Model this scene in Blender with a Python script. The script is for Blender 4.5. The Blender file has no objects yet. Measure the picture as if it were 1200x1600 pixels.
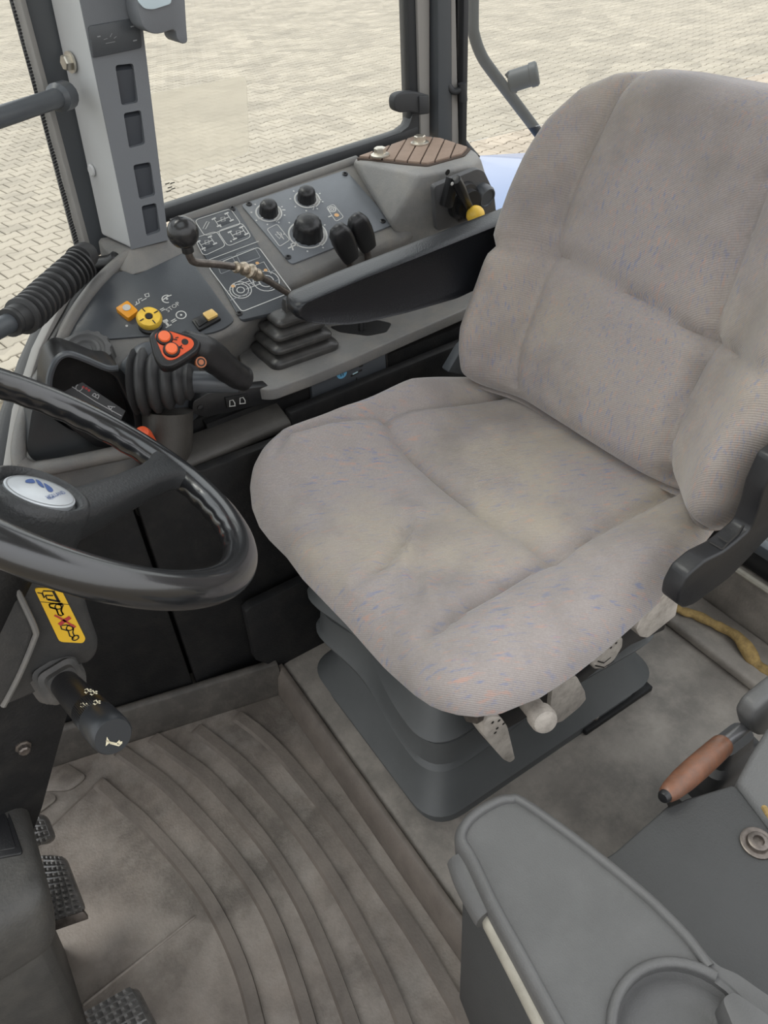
import bpy, bmesh, math, random
import numpy as np
from mathutils import Vector, Matrix, noise

random.seed(7)
sc = bpy.context.scene
COL = sc.collection

# ------------------------------------------------------------------ camera
# world frame: x towards the back of the tractor, y towards its offside, z up,
# z = 0 on the seat platform; the photographer leans in at the near door.
CAM = np.array([0.0, 0.0, 1.1])
FPX = 1200.0
_nad = np.array([97.0, 1418.0, FPX]); _vy = np.array([-1000.0, -940.0, FPX])
_D = _nad / np.linalg.norm(_nad)
_Y = _vy - _D * np.dot(_vy, _D); _Y /= np.linalg.norm(_Y)
_Z = -_D; _X = np.cross(_Y, _Z)
ROT = np.array([_X, _Y, _Z])
cam_data = bpy.data.cameras.new('camera')
cam_data.sensor_fit = 'HORIZONTAL'; cam_data.sensor_width = 36.0
cam_data.lens = 36.0 * FPX / 1200.0
cam_data.clip_start = 0.02; cam_data.clip_end = 300
cam = bpy.data.objects.new('camera', cam_data); COL.objects.link(cam)
m3 = np.array([ROT[:, 0], -ROT[:, 1], -ROT[:, 2]]).T
cam.matrix_world = Matrix([[*m3[0], CAM[0]], [*m3[1], CAM[1]], [*m3[2], CAM[2]], [0, 0, 0, 1]])
sc.camera = cam

# ------------------------------------------------------------------ sky, sun, exposure
SKY = 1.0
SUN = 1.1
EXPOSURE = 0.62
world = bpy.data.worlds.new('overcast_sky'); sc.world = world
world.use_nodes = True
wn = world.node_tree.nodes; wl = world.node_tree.links
bg = wn['Background']
tc = wn.new('ShaderNodeTexCoord'); sx = wn.new('ShaderNodeSeparateXYZ')
cr = wn.new('ShaderNodeValToRGB')
cr.color_ramp.elements[0].position = 0.0; cr.color_ramp.elements[0].color = (0.90, 0.895, 0.88, 1)
cr.color_ramp.elements[1].position = 0.8; cr.color_ramp.elements[1].color = (1.22, 1.25, 1.30, 1)
wl.new(tc.outputs['Generated'], sx.inputs[0]); wl.new(sx.outputs['Z'], cr.inputs[0])
wl.new(cr.outputs[0], bg.inputs['Color']); bg.inputs['Strength'].default_value = SKY
sun_d = bpy.data.lights.new('hazy_sun', 'SUN'); sun_d.energy = SUN; sun_d.angle = math.radians(25)
sun_d.color = (1.0, 0.95, 0.86)
sun = bpy.data.objects.new('hazy_sun', sun_d); COL.objects.link(sun)
sun.rotation_euler = Vector((0.25, -0.35, -0.9)).to_track_quat('-Z', 'Y').to_euler()
sc.view_settings.view_transform = 'Standard'; sc.view_settings.look = 'None'
sc.view_settings.exposure = EXPOSURE; sc.view_settings.gamma = 1.0
sc.view_settings.use_curve_mapping = False

# ------------------------------------------------------------------ geometry helpers
def ray(u, v):
    return ROT @ np.array([u - 600.0, v - 800.0, FPX])
def ATZ(u, v, z):
    d = ray(u, v); return CAM + d * ((z - CAM[2]) / d[2])
def ATY(u, v, y):
    d = ray(u, v); return CAM + d * ((y - CAM[1]) / d[1])
def ATX(u, v, x):
    d = ray(u, v); return CAM + d * ((x - CAM[0]) / d[0])
def ATP(u, v, p0, n):
    d = ray(u, v); return CAM + d * (np.dot(np.asarray(p0) - CAM, n) / np.dot(d, n))
def PROJ(p):
    c = ROT.T @ (np.asarray(p, float) - CAM); return 600 + FPX * c[0] / c[2], 800 + FPX * c[1] / c[2]
def V(*a):
    return np.array(a, float)
def unit(a):
    a = np.asarray(a, float); return a / (np.linalg.norm(a) + 1e-12)

ORG = {}
def thing(name, label, cat, loc=(0, 0, 0), group=None):
    o = bpy.data.objects.new(name, None); COL.objects.link(o)
    o.location = loc; o.empty_display_size = 0.05
    o['label'] = label; o['category'] = cat
    if group: o['group'] = group
    ORG[o] = np.array(loc, float)
    return o
def tag(o, label, cat, group=None):
    o['label'] = label; o['category'] = cat
    if group: o['group'] = group
    return o
def struct(o):
    o['kind'] = 'structure'; return o

def finish(bm, bevel=0, seg=2, sharp=38, ang=28):
    bmesh.ops.remove_doubles(bm, verts=bm.verts, dist=1e-6)
    bmesh.ops.recalc_face_normals(bm, faces=bm.faces)
    if bevel > 0:
        es = [e for e in bm.edges if len(e.link_faces) == 2 and e.calc_face_angle(0) > math.radians(ang)]
        if es:
            bmesh.ops.bevel(bm, geom=es, offset=bevel, segments=seg, profile=0.5, affect='EDGES', clamp_overlap=True)
    for f in bm.faces: f.smooth = True
    for e in bm.edges:
        e.smooth = not (len(e.link_faces) == 2 and e.calc_face_angle(0) > math.radians(sharp))

def obj(name, bm, mat, parent=None, bevel=0, seg=2, sharp=38, loc=None, label=None, ang=28, raw=False):
    if not raw: finish(bm, bevel, seg, sharp, ang)
    if parent is not None: org = ORG[parent]
    elif loc is not None: org = np.array(loc, float)
    else:
        a = np.array([v.co[:] for v in bm.verts]); org = np.array([*(a[:, :2].min(0) + a[:, :2].max(0)) / 2, a[:, 2].min()])
    bmesh.ops.translate(bm, verts=bm.verts, vec=Vector(-org))
    me = bpy.data.meshes.new(name); bm.to_mesh(me); bm.free()
    me.materials.append(mat)
    o = bpy.data.objects.new(name, me); COL.objects.link(o)
    if parent is not None: o.parent = parent
    else: o.location = org
    ORG[o] = org
    if label: o['label'] = label
    return o

def B(): return bmesh.new()
def face(bm, pts):
    return bm.faces.new([bm.verts.new(Vector(p)) for p in pts])
def prism(bm, pts, vec):
    """closed solid: polygon pts swept by vec"""
    vec = np.asarray(vec, float)
    a = [bm.verts.new(Vector(p)) for p in pts]; b = [bm.verts.new(Vector(np.asarray(p) + vec)) for p in pts]
    n = len(a)
    bm.faces.new(a); bm.faces.new(b[::-1])
    for i in range(n): bm.faces.new([a[i], b[i], b[(i + 1) % n], a[(i + 1) % n]])
    return bm
def loft(bm, rings, cap=True, closed=True):
    R = [[bm.verts.new(Vector(p)) for p in r] for r in rings]
    n = len(R[0])
    for i in range(len(R) - 1):
        for j in range(n if closed else n - 1):
            k = (j + 1) % n
            bm.faces.new([R[i][j], R[i][k], R[i + 1][k], R[i + 1][j]])
    if cap and closed:
        bm.faces.new(R[0][::-1]); bm.faces.new(R[-1])
    return bm
def hull(bm, pts):
    vs = [bm.verts.new(Vector(p)) for p in pts]
    r = bmesh.ops.convex_hull(bm, input=vs)
    junk = [g for g in r['geom_interior'] + r['geom_unused'] if isinstance(g, bmesh.types.BMVert)]
    if junk: bmesh.ops.delete(bm, geom=list(set(junk)), context='VERTS')
    bmesh.ops.dissolve_limit(bm, angle_limit=0.03, verts=bm.verts, edges=bm.edges)
    return bm
def box(bm, c, size, rot=None):
    c = np.asarray(c, float); s = np.asarray(size, float) / 2
    rot = np.eye(3) if rot is None else np.asarray(rot)
    P = lambda x, y, z: c + rot @ (s * V(x, y, z))
    prism(bm, [P(-1, -1, -1), P(1, -1, -1), P(1, 1, -1), P(-1, 1, -1)], rot @ V(0, 0, 2 * s[2]))
    return bm
def frame_of(ax):
    ax = unit(ax); h = V(0, 0, 1) if abs(ax[2]) < .9 else V(1, 0, 0)
    e1 = unit(np.cross(h, ax)); e2 = np.cross(ax, e1); return e1, e2, ax
def tube(bm, path, r, seg=14, closed=False, cap=True, flat=1.0):
    P = [np.asarray(p, float) for p in path]; n = len(P)
    rr = [r] * n if np.isscalar(r) else list(r)
    rings = []; e1 = None
    for i in range(n):
        if closed: t = unit(P[(i + 1) % n] - P[i - 1])
        else: t = unit(P[min(i + 1, n - 1)] - P[max(i - 1, 0)])
        if e1 is None: e1, e2, _ = frame_of(t)
        else:
            e1 = unit(e1 - t * np.dot(e1, t)); e2 = np.cross(t, e1)
        rings.append([P[i] + rr[i] * (math.cos(2 * math.pi * k / seg) * e1 + flat * math.sin(2 * math.pi * k / seg) * e2) for k in range(seg)])
    if closed: rings.append(rings[0])
    return loft(bm, rings, cap=cap and not closed)
def lathe(bm, prof, org, ax, seg=24, wob=None):
    """prof: (radius, height) list along ax"""
    e1, e2, ax = frame_of(ax); org = np.asarray(org, float)
    rings = []
    for r, h in prof:
        ring = []
        for k in range(seg):
            a = 2 * math.pi * k / seg
            q = max(r, 1e-4) * (1 + (wob(a, h) if wob else 0))
            ring.append(org + ax * h + q * (math.cos(a) * e1 + math.sin(a) * e2))
        rings.append(ring)
    return loft(bm, rings)
def ball(bm, c, r, seg=24):
    return lathe(bm, [(r * math.sin(math.pi * i / 14), -r * math.cos(math.pi * i / 14)) for i in range(15)], c, (0, 0, 1), seg)
def smooth_path(pts, n=8):
    P = [np.asarray(p, float) for p in pts]; out = []
    for i in range(len(P) - 1):
        p0 = P[max(i - 1, 0)]; p1 = P[i]; p2 = P[i + 1]; p3 = P[min(i + 2, len(P) - 1)]
        for k in range(n):
            t = k / n
            out.append(.5 * ((2 * p1) + (-p0 + p2) * t + (2 * p0 - 5 * p1 + 4 * p2 - p3) * t * t + (-p0 + 3 * p1 - 3 * p2 + p3) * t ** 3))
    out.append(P[-1]); return out
def rounded(pts, r, seg=5):
    """round the corners of a coplanar polygon"""
    P = [np.asarray(p, float) for p in pts]; n = len(P); out = []
    for i in range(n):
        a, b, c = P[i - 1], P[i], P[(i + 1) % n]
        la, lc = np.linalg.norm(a - b), np.linalg.norm(c - b)
        rr = r[i] if not np.isscalar(r) else r
        d = min(rr, la * .48, lc * .48)
        s, e = b + (a - b) / la * d, b + (c - b) / lc * d
        for k in range(seg + 1):
            t = k / seg
            out.append((1 - t) ** 2 * s + 2 * t * (1 - t) * b + t * t * e)
    return out
def holed(bm, outer, holes, vec):
    """plate with holes, swept by vec"""
    vec = Vector(vec)
    loops = [outer] + holes; edges = []; vl = []
    for L in loops:
        vs = [bm.verts.new(Vector(p)) for p in L]; vl.append(vs)
        for i in range(len(vs)): edges.append(bm.edges.new((vs[i], vs[(i + 1) % len(vs)])))
    r = bmesh.ops.triangle_fill(bm, use_beauty=True, use_dissolve=False, edges=edges)
    fs = [g for g in r['geom'] if isinstance(g, bmesh.types.BMFace)]
    ex = bmesh.ops.extrude_face_region(bm, geom=fs)
    bmesh.ops.translate(bm, verts=[g for g in ex['geom'] if isinstance(g, bmesh.types.BMVert)], vec=vec)
    bmesh.ops.dissolve_limit(bm, angle_limit=0.01, verts=bm.verts, edges=bm.edges)
    return bm
def ribbon(bm, pts, w, n, closed=False):
    P = [np.asarray(p, float) for p in pts]; n = unit(n); m = len(P); L = []; Rr = []
    for i in range(m):
        if closed: t = unit(P[(i + 1) % m] - P[i - 1])
        else: t = unit(P[min(i + 1, m - 1)] - P[max(i - 1, 0)])
        s = np.cross(n, t); L.append(bm.verts.new(Vector(P[i] + s * w / 2))); Rr.append(bm.verts.new(Vector(P[i] - s * w / 2)))
    for i in range(m if closed else m - 1):
        j = (i + 1) % m
        bm.faces.new([L[i], Rr[i], Rr[j], L[j]])
    return bm
def disc(bm, c, r, n, seg=14, e=None):
    e1, e2, n = frame_of(n)
    face(bm, [np.asarray(c) + r * (math.cos(2 * math.pi * k / seg) * e1 + math.sin(2 * math.pi * k / seg) * e2) for k in range(seg)])
def arc(c, r, n, a0, a1, k=14, e1=None):
    n = unit(n)
    if e1 is None: e1, e2, _ = frame_of(n)
    else: e1 = unit(e1); e2 = np.cross(n, e1)
    return [np.asarray(c) + r * (math.cos(a0 + (a1 - a0) * i / k) * e1 + math.sin(a0 + (a1 - a0) * i / k) * e2) for i in range(k + 1)]
def text(bm, s, org, ex, ey, size, center=True):
    cu = bpy.data.curves.new('lettering', 'FONT'); cu.body = s; cu.size = 1.0; cu.resolution_u = 2
    o = bpy.data.objects.new('lettering', cu); COL.objects.link(o)
    dg = bpy.context.evaluated_depsgraph_get(); ev = o.evaluated_get(dg); me = ev.to_mesh()
    P = np.array([v.co[:] for v in me.vertices]); F = [list(p.vertices) for p in me.polygons]
    ev.to_mesh_clear(); bpy.data.objects.remove(o); bpy.data.curves.remove(cu)
    if center: P[:, 0] -= (P[:, 0].max() + P[:, 0].min()) / 2; P[:, 1] -= (P[:, 1].max() + P[:, 1].min()) / 2
    ex, ey = unit(ex), unit(ey)
    vs = [bm.verts.new(Vector(np.asarray(org) + size * (p[0] * ex + p[1] * ey))) for p in P]
    for f in F:
        try: bm.faces.new([vs[i] for i in f])
        except ValueError: pass
    return bm
def offset_poly(pts, d):
    """inset a coplanar polygon towards its centre by about d"""
    c = np.mean(pts, axis=0); out = []
    for p in pts:
        v = np.asarray(p) - c; l = np.linalg.norm(v); out.append(c + v * max(l - d, l * .2) / l)
    return out
def print_obj(name, bm, mat, parent):
    o = obj(name, bm, mat, parent, raw=True); o['kind'] = 'stuff'; return o

# ------------------------------------------------------------------ materials
MATS = {}
def mat(name, col, rough=.5, metal=0., bump=0., bscale=300., var=0., vscale=9., dust=None, dustamt=0., spec=.5, coat=0., emit=None, tight=.2):
    if name in MATS: return MATS[name]
    m = bpy.data.materials.new(name); m.use_nodes = True
    nt = m.node_tree; N = nt.nodes; L = nt.links; b = N['Principled BSDF']
    b.inputs['Base Color'].default_value = (*col, 1); b.inputs['Roughness'].default_value = rough
    b.inputs['Metallic'].default_value = metal; b.inputs['Specular IOR Level'].default_value = spec
    b.inputs['Coat Weight'].default_value = coat
    t = N.new('ShaderNodeTexCoord')
    if var > 0 or dust:
        nz = N.new('ShaderNodeTexNoise'); nz.inputs['Scale'].default_value = vscale; nz.inputs['Detail'].default_value = 8; nz.inputs['Roughness'].default_value = .65
        L.new(t.outputs['Object'], nz.inputs['Vector'])
        rp = N.new('ShaderNodeValToRGB')
        lo = tuple(max(0, c * (1 - var)) for c in col); hi = tuple(c * (1 + var) for c in col)
        rp.color_ramp.elements[0].position = .5 - tight; rp.color_ramp.elements[0].color = (*lo, 1)
        rp.color_ramp.elements[1].position = .5 + tight; rp.color_ramp.elements[1].color = (*hi, 1)
        L.new(nz.outputs['Fac'], rp.inputs['Fac']); src = rp.outputs['Color']
        if dust:
            n2 = N.new('ShaderNodeTexNoise'); n2.inputs['Scale'].default_value = vscale * 2.3; n2.inputs['Detail'].default_value = 10
            n2.inputs['Roughness'].default_value = .7; L.new(t.outputs['Object'], n2.inputs['Vector'])
            mr = N.new('ShaderNodeMapRange'); mr.inputs['From Min'].default_value = .45; mr.inputs['From Max'].default_value = .75
            mr.inputs['To Max'].default_value = dustamt; L.new(n2.outputs['Fac'], mr.inputs['Value'])
            mx = N.new('ShaderNodeMix'); mx.data_type = 'RGBA'
            L.new(mr.outputs[0], mx.inputs['Factor']); L.new(src, mx.inputs[6]); mx.inputs[7].default_value = (*dust, 1); src = mx.outputs[2]
        L.new(src, b.inputs['Base Color'])
    if bump > 0:
        nb = N.new('ShaderNodeTexNoise'); nb.inputs['Scale'].default_value = bscale; nb.inputs['Detail'].default_value = 3
        L.new(t.outputs['Object'], nb.inputs['Vector'])
        bp = N.new('ShaderNodeBump'); bp.inputs['Strength'].default_value = bump; bp.inputs['Distance'].default_value = .002
        L.new(nb.outputs['Fac'], bp.inputs['Height']); L.new(bp.outputs[0], b.inputs['Normal'])
    if emit:
        b.inputs['Emission Color'].default_value = (*emit, 1); b.inputs['Emission Strength'].default_value = 1
    MATS[name] = m; return m

def fabric(name, stretch, rot, wear=.62):
    """grey-mauve seat moquette with blue and rust flecks and rubbed, yellowed patches"""
    m = bpy.data.materials.new(name); m.use_nodes = True
    nt = m.node_tree; N = nt.nodes; L = nt.links; b = N['Principled BSDF']
    b.inputs['Roughness'].default_value = .95; b.inputs['Specular IOR Level'].default_value = .15
    b.inputs['Sheen Weight'].default_value = .35; b.inputs['Sheen Roughness'].default_value = .45
    t = N.new('ShaderNodeTexCoord')
    def nz(scale, detail, mapping=None, rough=.6, loc=(0, 0, 0)):
        n = N.new('ShaderNodeTexNoise'); n.inputs['Scale'].default_value = scale; n.inputs['Detail'].default_value = detail; n.inputs['Roughness'].default_value = rough
        mp = N.new('ShaderNodeMapping'); mp.inputs['Location'].default_value = loc
        if mapping: mp.vector_type = 'TEXTURE'; mp.inputs['Scale'].default_value = tuple(1 / k for k in mapping); mp.inputs['Rotation'].default_value = rot
        L.new(t.outputs['Object'], mp.inputs['Vector']); L.new(mp.outputs[0], n.inputs['Vector']); return n.outputs['Fac']
    def rng(src, a, c, to=1.0):
        mr = N.new('ShaderNodeMapRange'); mr.inputs['From Min'].default_value = a; mr.inputs['From Max'].default_value = c; mr.inputs['To Max'].default_value = to
        L.new(src, mr.inputs['Value']); return mr.outputs[0]
    def mix(f, a, c):
        x = N.new('ShaderNodeMix'); x.data_type = 'RGBA'
        if isinstance(f, float): x.inputs['Factor'].default_value = f
        else: L.new(f, x.inputs['Factor'])
        for i, s in ((6, a), (7, c)):
            if isinstance(s, tuple): x.inputs[i].default_value = (*s, 1)
            else: L.new(s, x.inputs[i])
        return x.outputs[2]
    def mul(a, c):
        x = N.new('ShaderNodeMath'); x.operation = 'MULTIPLY'; L.new(a, x.inputs[0]); L.new(c, x.inputs[1]); return x.outputs[0]
    base = mix(nz(420, 2), FAB_A, FAB_B)
    zone = rng(nz(5.5, 3), .30, .56)
    fb = mul(rng(nz(1, 4, stretch), .56, .66, .8), zone)
    fr = mul(rng(nz(1, 4, stretch, loc=(3.7, 1.2, 5.1)), .57, .67, .7), zone)
    c = mix(fb, base, (.175, .205, .32)); c = mix(fr, c, (.45, .27, .215))
    worn = rng(nz(3.2, 6, loc=(1.3, 7.7, .4)), .46, .64, wear)
    c = mix(worn, c, (.43, .375, .275))
    grey = rng(nz(6.5, 6, loc=(9.3, 2.7, 3.4)), .48, .68, .6)
    c = mix(grey, c, (.19, .172, .16))
    L.new(c, b.inputs['Base Color'])
    wv = N.new('ShaderNodeTexWave'); wv.inputs['Scale'].default_value = 160; wv.inputs['Distortion'].default_value = .6; wv.bands_direction = 'DIAGONAL'
    L.new(t.outputs['Object'], wv.inputs['Vector'])
    ad = N.new('ShaderNodeMath'); ad.operation = 'ADD'; L.new(wv.outputs['Fac'], ad.inputs[0]); L.new(nz(900, 2), ad.inputs[1])
    bp = N.new('ShaderNodeBump'); bp.inputs['Strength'].default_value = .3; bp.inputs['Distance'].default_value = .001
    L.new(ad.outputs[0], bp.inputs['Height']); L.new(bp.outputs[0], b.inputs['Normal'])
    return m
SEATROT = -25
FAB_A = (.258, .226, .216); FAB_B = (.366, .334, .318)
F_SEAT = fabric('seat_moquette', (48, 200, 48), (0, 0, math.radians(SEATROT)))
F_BACK = fabric('back_moquette', (270, 270, 36), (0, 0, 0), .34)

def glass(name, haze=.06, tint=(.93, .95, .95), blur=0):
    m = bpy.data.materials.new(name); m.use_nodes = True
    nt = m.node_tree; N = nt.nodes; L = nt.links; N.remove(N['Principled BSDF'])
    tr = N.new('ShaderNodeBsdfTransparent'); tr.inputs[0].default_value = (*tint, 1)
    df = N.new('ShaderNodeBsdfTranslucent'); df.inputs[0].default_value = (.9, .87, .8, 1)
    dd = N.new('ShaderNodeBsdfDiffuse'); dd.inputs[0].default_value = (.85, .83, .78, 1)
    gl = N.new('ShaderNodeBsdfGlossy'); gl.inputs['Roughness'].default_value = .03
    m0 = N.new('ShaderNodeMixShader'); m0.inputs[0].default_value = .5; L.new(df.outputs[0], m0.inputs[1]); L.new(dd.outputs[0], m0.inputs[2])
    m1 = N.new('ShaderNodeMixShader'); m1.inputs[0].default_value = haze
    thru = tr
    if blur:
        rf = N.new('ShaderNodeBsdfRefraction'); rf.inputs['IOR'].default_value = 1.06; rf.inputs['Roughness'].default_value = .32; rf.inputs['Color'].default_value = (*tint, 1)
        thru = N.new('ShaderNodeMixShader'); thru.inputs[0].default_value = blur; L.new(tr.outputs[0], thru.inputs[1]); L.new(rf.outputs[0], thru.inputs[2])
    L.new(thru.outputs[0], m1.inputs[1]); L.new(m0.outputs[0], m1.inputs[2])
    lw = N.new('ShaderNodeLayerWeight'); lw.inputs['Blend'].default_value = .12
    mm = N.new('ShaderNodeMath'); mm.operation = 'MULTIPLY'; mm.inputs[1].default_value = .35; L.new(lw.outputs['Fresnel'], mm.inputs[0])
    m2 = N.new('ShaderNodeMixShader'); L.new(mm.outputs[0], m2.inputs[0]); L.new(m1.outputs[0], m2.inputs[1]); L.new(gl.outputs[0], m2.inputs[2])
    L.new(m2.outputs[0], N['Material Output'].inputs['Surface'])
    return m
GLASS = glass('dusty_glass', .05)
FILM = glass('frosted_film', .07, (.99, .985, .97), blur=.35)

CONS = mat('console_plastic', (.15, .147, .142), .55, bump=.25, bscale=420, var=.18, vscale=7, dust=(.24, .215, .18), dustamt=.6)
PEDM = mat('dusty_pedestal_plastic', (.215, .212, .205), .55, bump=.25, bscale=420, var=.15, vscale=9, dust=(.33, .305, .265), dustamt=.5)
FASC = mat('fascia_plastic', (.066, .072, .080), .34, bump=.12, bscale=700, var=.08)
BLK = mat('black_plastic', (.012, .012, .013), .36, bump=.12, bscale=500, var=.15)
BLKM = mat('black_matte_panel', (.0085, .0085, .009), .6, bump=.3, bscale=300, var=.3, vscale=12, dust=(.028, .026, .023), dustamt=.5, spec=.3)
RUB = mat('black_rubber', (.03, .03, .031), .5, bump=.1, bscale=300, var=.2)
FASC_SHEEN = mat('sheen_painted_fascia_plastic', (.15, .162, .178), .36, bump=.12, bscale=700, var=.08)  # paler fascia copy: window sheen on the knob panel painted into its colour
RAILM = mat('rail_paint', (.038, .043, .048), .5)
RUBD = mat('dusty_rubber', (.05, .049, .047), .6, bump=.15, bscale=250, var=.25, dust=(.16, .14, .12), dustamt=.5)
SEAL = mat('window_seal', (.028, .03, .033), .55)
PIL = mat('pillar_plastic', (.17, .18, .195), .55, bump=.12, bscale=500)
PILL = mat('pillar_pale_plastic', (.52, .53, .535), .5, bump=.1, bscale=500)
STRIP = mat('trim_strip', (.30, .29, .275), .5)
STEELP = mat('grey_painted_steel', (.075, .083, .092), .38, bump=.03)
LID = mat('lid_plastic', (.090, .090, .089), .48, bump=.22, bscale=650, var=.1, vscale=10, dust=(.17, .17, .168), dustamt=.2)
LIDB = mat('fender_panel_plastic', (.042, .043, .043), .62, bump=.3, bscale=500, var=.1)
WORN = mat('worn_strip', (.33, .31, .26), .6, var=.25, vscale=30)
MATF = mat('floor_rubber', (.150, .128, .108), .5, bump=.35, bscale=260, var=.36, vscale=5, tight=.09, dust=(.29, .265, .235), dustamt=.7)
MATR = mat('floor_rubber_rib', (.105, .088, .074), .55, bump=.3, bscale=260, var=.3, vscale=9, dust=(.18, .155, .13), dustamt=.5)
PLAT = mat('platform_rubber', (.195, .177, .155), .65, bump=.3, bscale=240, tight=.1, var=.22, vscale=7, dust=(.36, .325, .28), dustamt=.6)
BELL = mat('bellows_rubber', (.066, .070, .071), .5, bump=.06, bscale=200, var=.12)
LEV = mat('dirty_beige_plastic', (.46, .42, .37), .55, bump=.1, var=.22, vscale=25, dust=(.16, .13, .11), dustamt=.7)
ORANGE = mat('orange_plastic', (.72, .10, .03), .4, var=.06)
ORANGEB = mat('orange_button', (.85, .16, .05), .35)
AMBER = mat('amber_plastic', (.80, .33, .02), .35)
YEL = mat('yellow_plastic', (.78, .50, .06), .4, var=.15, vscale=60)
STICK = mat('yellow_sticker', (.85, .52, .04), .45)
INK = mat('black_print', (.015, .013, .012), .6)
REDINK = mat('red_print', (.45, .05, .05), .6)
WHITE = mat('white_print', (.52, .52, .50), .6)
GREYP = mat('grey_print', (.28, .29, .30), .6)
BLUEP = mat('blue_print', (.13, .36, .55), .5)
NAVY = mat('navy_print', (.03, .08, .26), .4)
BADGE = mat('badge_silver', (.62, .65, .68), .3, metal=.25)
STEEL = mat('zinc_steel', (.62, .58, .50), .35, metal=.9, var=.15, vscale=80)
DSTEEL = mat('dark_worn_steel', (.16, .14, .125), .42, metal=.8, var=.35, vscale=120)
BRASS = mat('worn_joint_metal', (.42, .36, .28), .38, metal=.85, var=.4, vscale=160)
COPPER = mat('copper_brown_grip', (.155, .068, .038), .42, bump=.12, bscale=300, var=.35, vscale=40, dust=(.105, .08, .065), dustamt=.6)
BOARD = mat('brown_grooved_rubber', (.27, .195, .15), .75, bump=.3, bscale=200, var=.15, vscale=20)
STRAPM = mat('ochre_cloth', (.30, .205, .075), .9, bump=.6, bscale=260, var=.3, vscale=60, dust=(.16, .11, .06), dustamt=.6)
BLUEF = mat('blue_fender_paint', (.16, .23, .39), .3, coat=.4)
ARM = mat('armrest_vinyl', (.006, .007, .0095), .30, bump=.2, bscale=420, spec=.5)
WHEELM = mat('wheel_rubber', (.014, .015, .017), .22, bump=.03, bscale=240, var=.1, spec=.9, coat=.35)
HUBM = mat('hub_rubber', (.032, .034, .036), .42, bump=.35, bscale=330)
STUD = mat('pedal_rubber', (.085, .082, .078), .24, spec=.9, var=.4, vscale=60, dust=(.14, .13, .12), dustamt=.5)
MARK = mat('pale_blue_sheet', (.62, .74, .80), .25)
# ================================================================== STRUCTURE
GZ = -1.25
# ---- yard outside: concrete base plus real interlocking pavers
def paver_mat():
    m = mat('cream_paver', (.38, .332, .262), .9, bump=.5, bscale=90, var=.16, vscale=1.1, dust=(.285, .25, .19), dustamt=.7)
    nt = m.node_tree; N = nt.nodes; L = nt.links; b = N['Principled BSDF']
    src = b.inputs['Base Color'].links[0].from_socket
    t = N.new('ShaderNodeTexCoord'); mp = N.new('ShaderNodeMapping'); geo = N.new('ShaderNodeNewGeometry')
    vo = N.new('ShaderNodeTexVoronoi'); vo.inputs['Scale'].default_value = 3.6
    L.new(geo.outputs['Position'], vo.inputs['Vector'])
    hs = N.new('ShaderNodeHueSaturation'); L.new(src, hs.inputs['Color'])
    sp = N.new('ShaderNodeSeparateColor'); L.new(vo.outputs['Color'], sp.inputs[0])
    mr = N.new('ShaderNodeMapRange'); mr.inputs['To Min'].default_value = .86; mr.inputs['To Max'].default_value = 1.12
    L.new(sp.outputs[0], mr.inputs['Value']); L.new(mr.outputs[0], hs.inputs['Value'])
    L.new(hs.outputs[0], b.inputs['Base Color'])
    return m
PAVER = paver_mat()
JOINT = mat('sandy_joint', (.13, .105, .07), .95, bump=.4, bscale=60, var=.25, vscale=3)
ground = struct(obj('ground', prism(B(), [V(-40, -40, GZ - .02), V(60, -40, GZ - .02), V(60, 70, GZ - .02), V(-40, 70, GZ - .02)], (0, 0, -.3)), JOINT, loc=(0, 0, GZ - .02)))
PL, PW, PD, GAP = .20, .165, .011, .011
PANG = math.radians(10.5); pu = V(math.cos(PANG), math.sin(PANG), 0); pv = V(-math.sin(PANG), math.cos(PANG), 0)
def paver_outline(g):
    a, h = PL / 2 - g / 2, PW / 2 - g / 2; q = PL / 4; k = .013
    top = [(-a, h + PD), (-q - k, h + PD), (-q + k, h - PD), (q - k, h - PD), (q + k, h + PD), (a, h + PD)]
    return top + [(x, -y) for x, y in top[::-1]]
o1 = paver_outline(GAP); o2 = paver_outline(GAP + .012); NP = len(o1)
tmpl = [(x, y, -.03) for x, y in o1] + [(x, y, -.005) for x, y in o1] + [(x, y, 0) for x, y in o2]
tf = [list(range(2 * NP, 3 * NP))[::-1]] + [[r * NP + i, r * NP + (i + 1) % NP, (r + 1) * NP + (i + 1) % NP, (r + 1) * NP + i][::-1] for r in (0, 1) for i in range(NP)]
tmpl = np.array(tmpl)
pm = bpy.data.meshes.new('paver'); pm.from_pydata([tuple(p) for p in tmpl], [], [f[::-1] for f in tf]); pm.materials.append(PAVER)
cand = []
for j in range(-20, 260):
    for i in range(-40, 220):
        c = pu * (PL * (i + .5 * (j % 2))) + pv * (PW * j)
        if c[1] < 1.95 or c[1] > 36: continue
        w = V(c[0], c[1], GZ)
        cc = ROT.T @ (w - CAM)
        if cc[2] < .5: continue
        u, v = 600 + FPX * cc[0] / cc[2], 800 + FPX * cc[1] / cc[2]
        if -260 < u < 1420 and -90 < v < 640: cand.append((cc[2], u, v, c))
def seen_first(t):
    d, u, v, c = t
    inview = (0 <= u <= 140 and 0 <= v <= 570 and u < 30 + .3 * v) or (215 + .13 * v < u < 640 and 0 <= v < 330 - .31 * (u - 262)) or (725 < u < 900 and 0 < v < 250)
    return (0 if inview else 1, d)
cand.sort(key=seen_first)
for d, u, v, c in cand[:300]:
    o = bpy.data.objects.new('paver', pm); COL.objects.link(o); o.parent = ground
    o.location = (c[0], c[1], .02 + random.uniform(-.002, .002))
    o.rotation_euler = (random.gauss(0, .004), random.gauss(0, .004), PANG + random.gauss(0, .006))
rest = np.array([t[3] for t in cand[300:]]); nr = len(rest)
Rz = np.array([[math.cos(PANG), -math.sin(PANG), 0], [math.sin(PANG), math.cos(PANG), 0], [0, 0, 1]])
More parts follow.
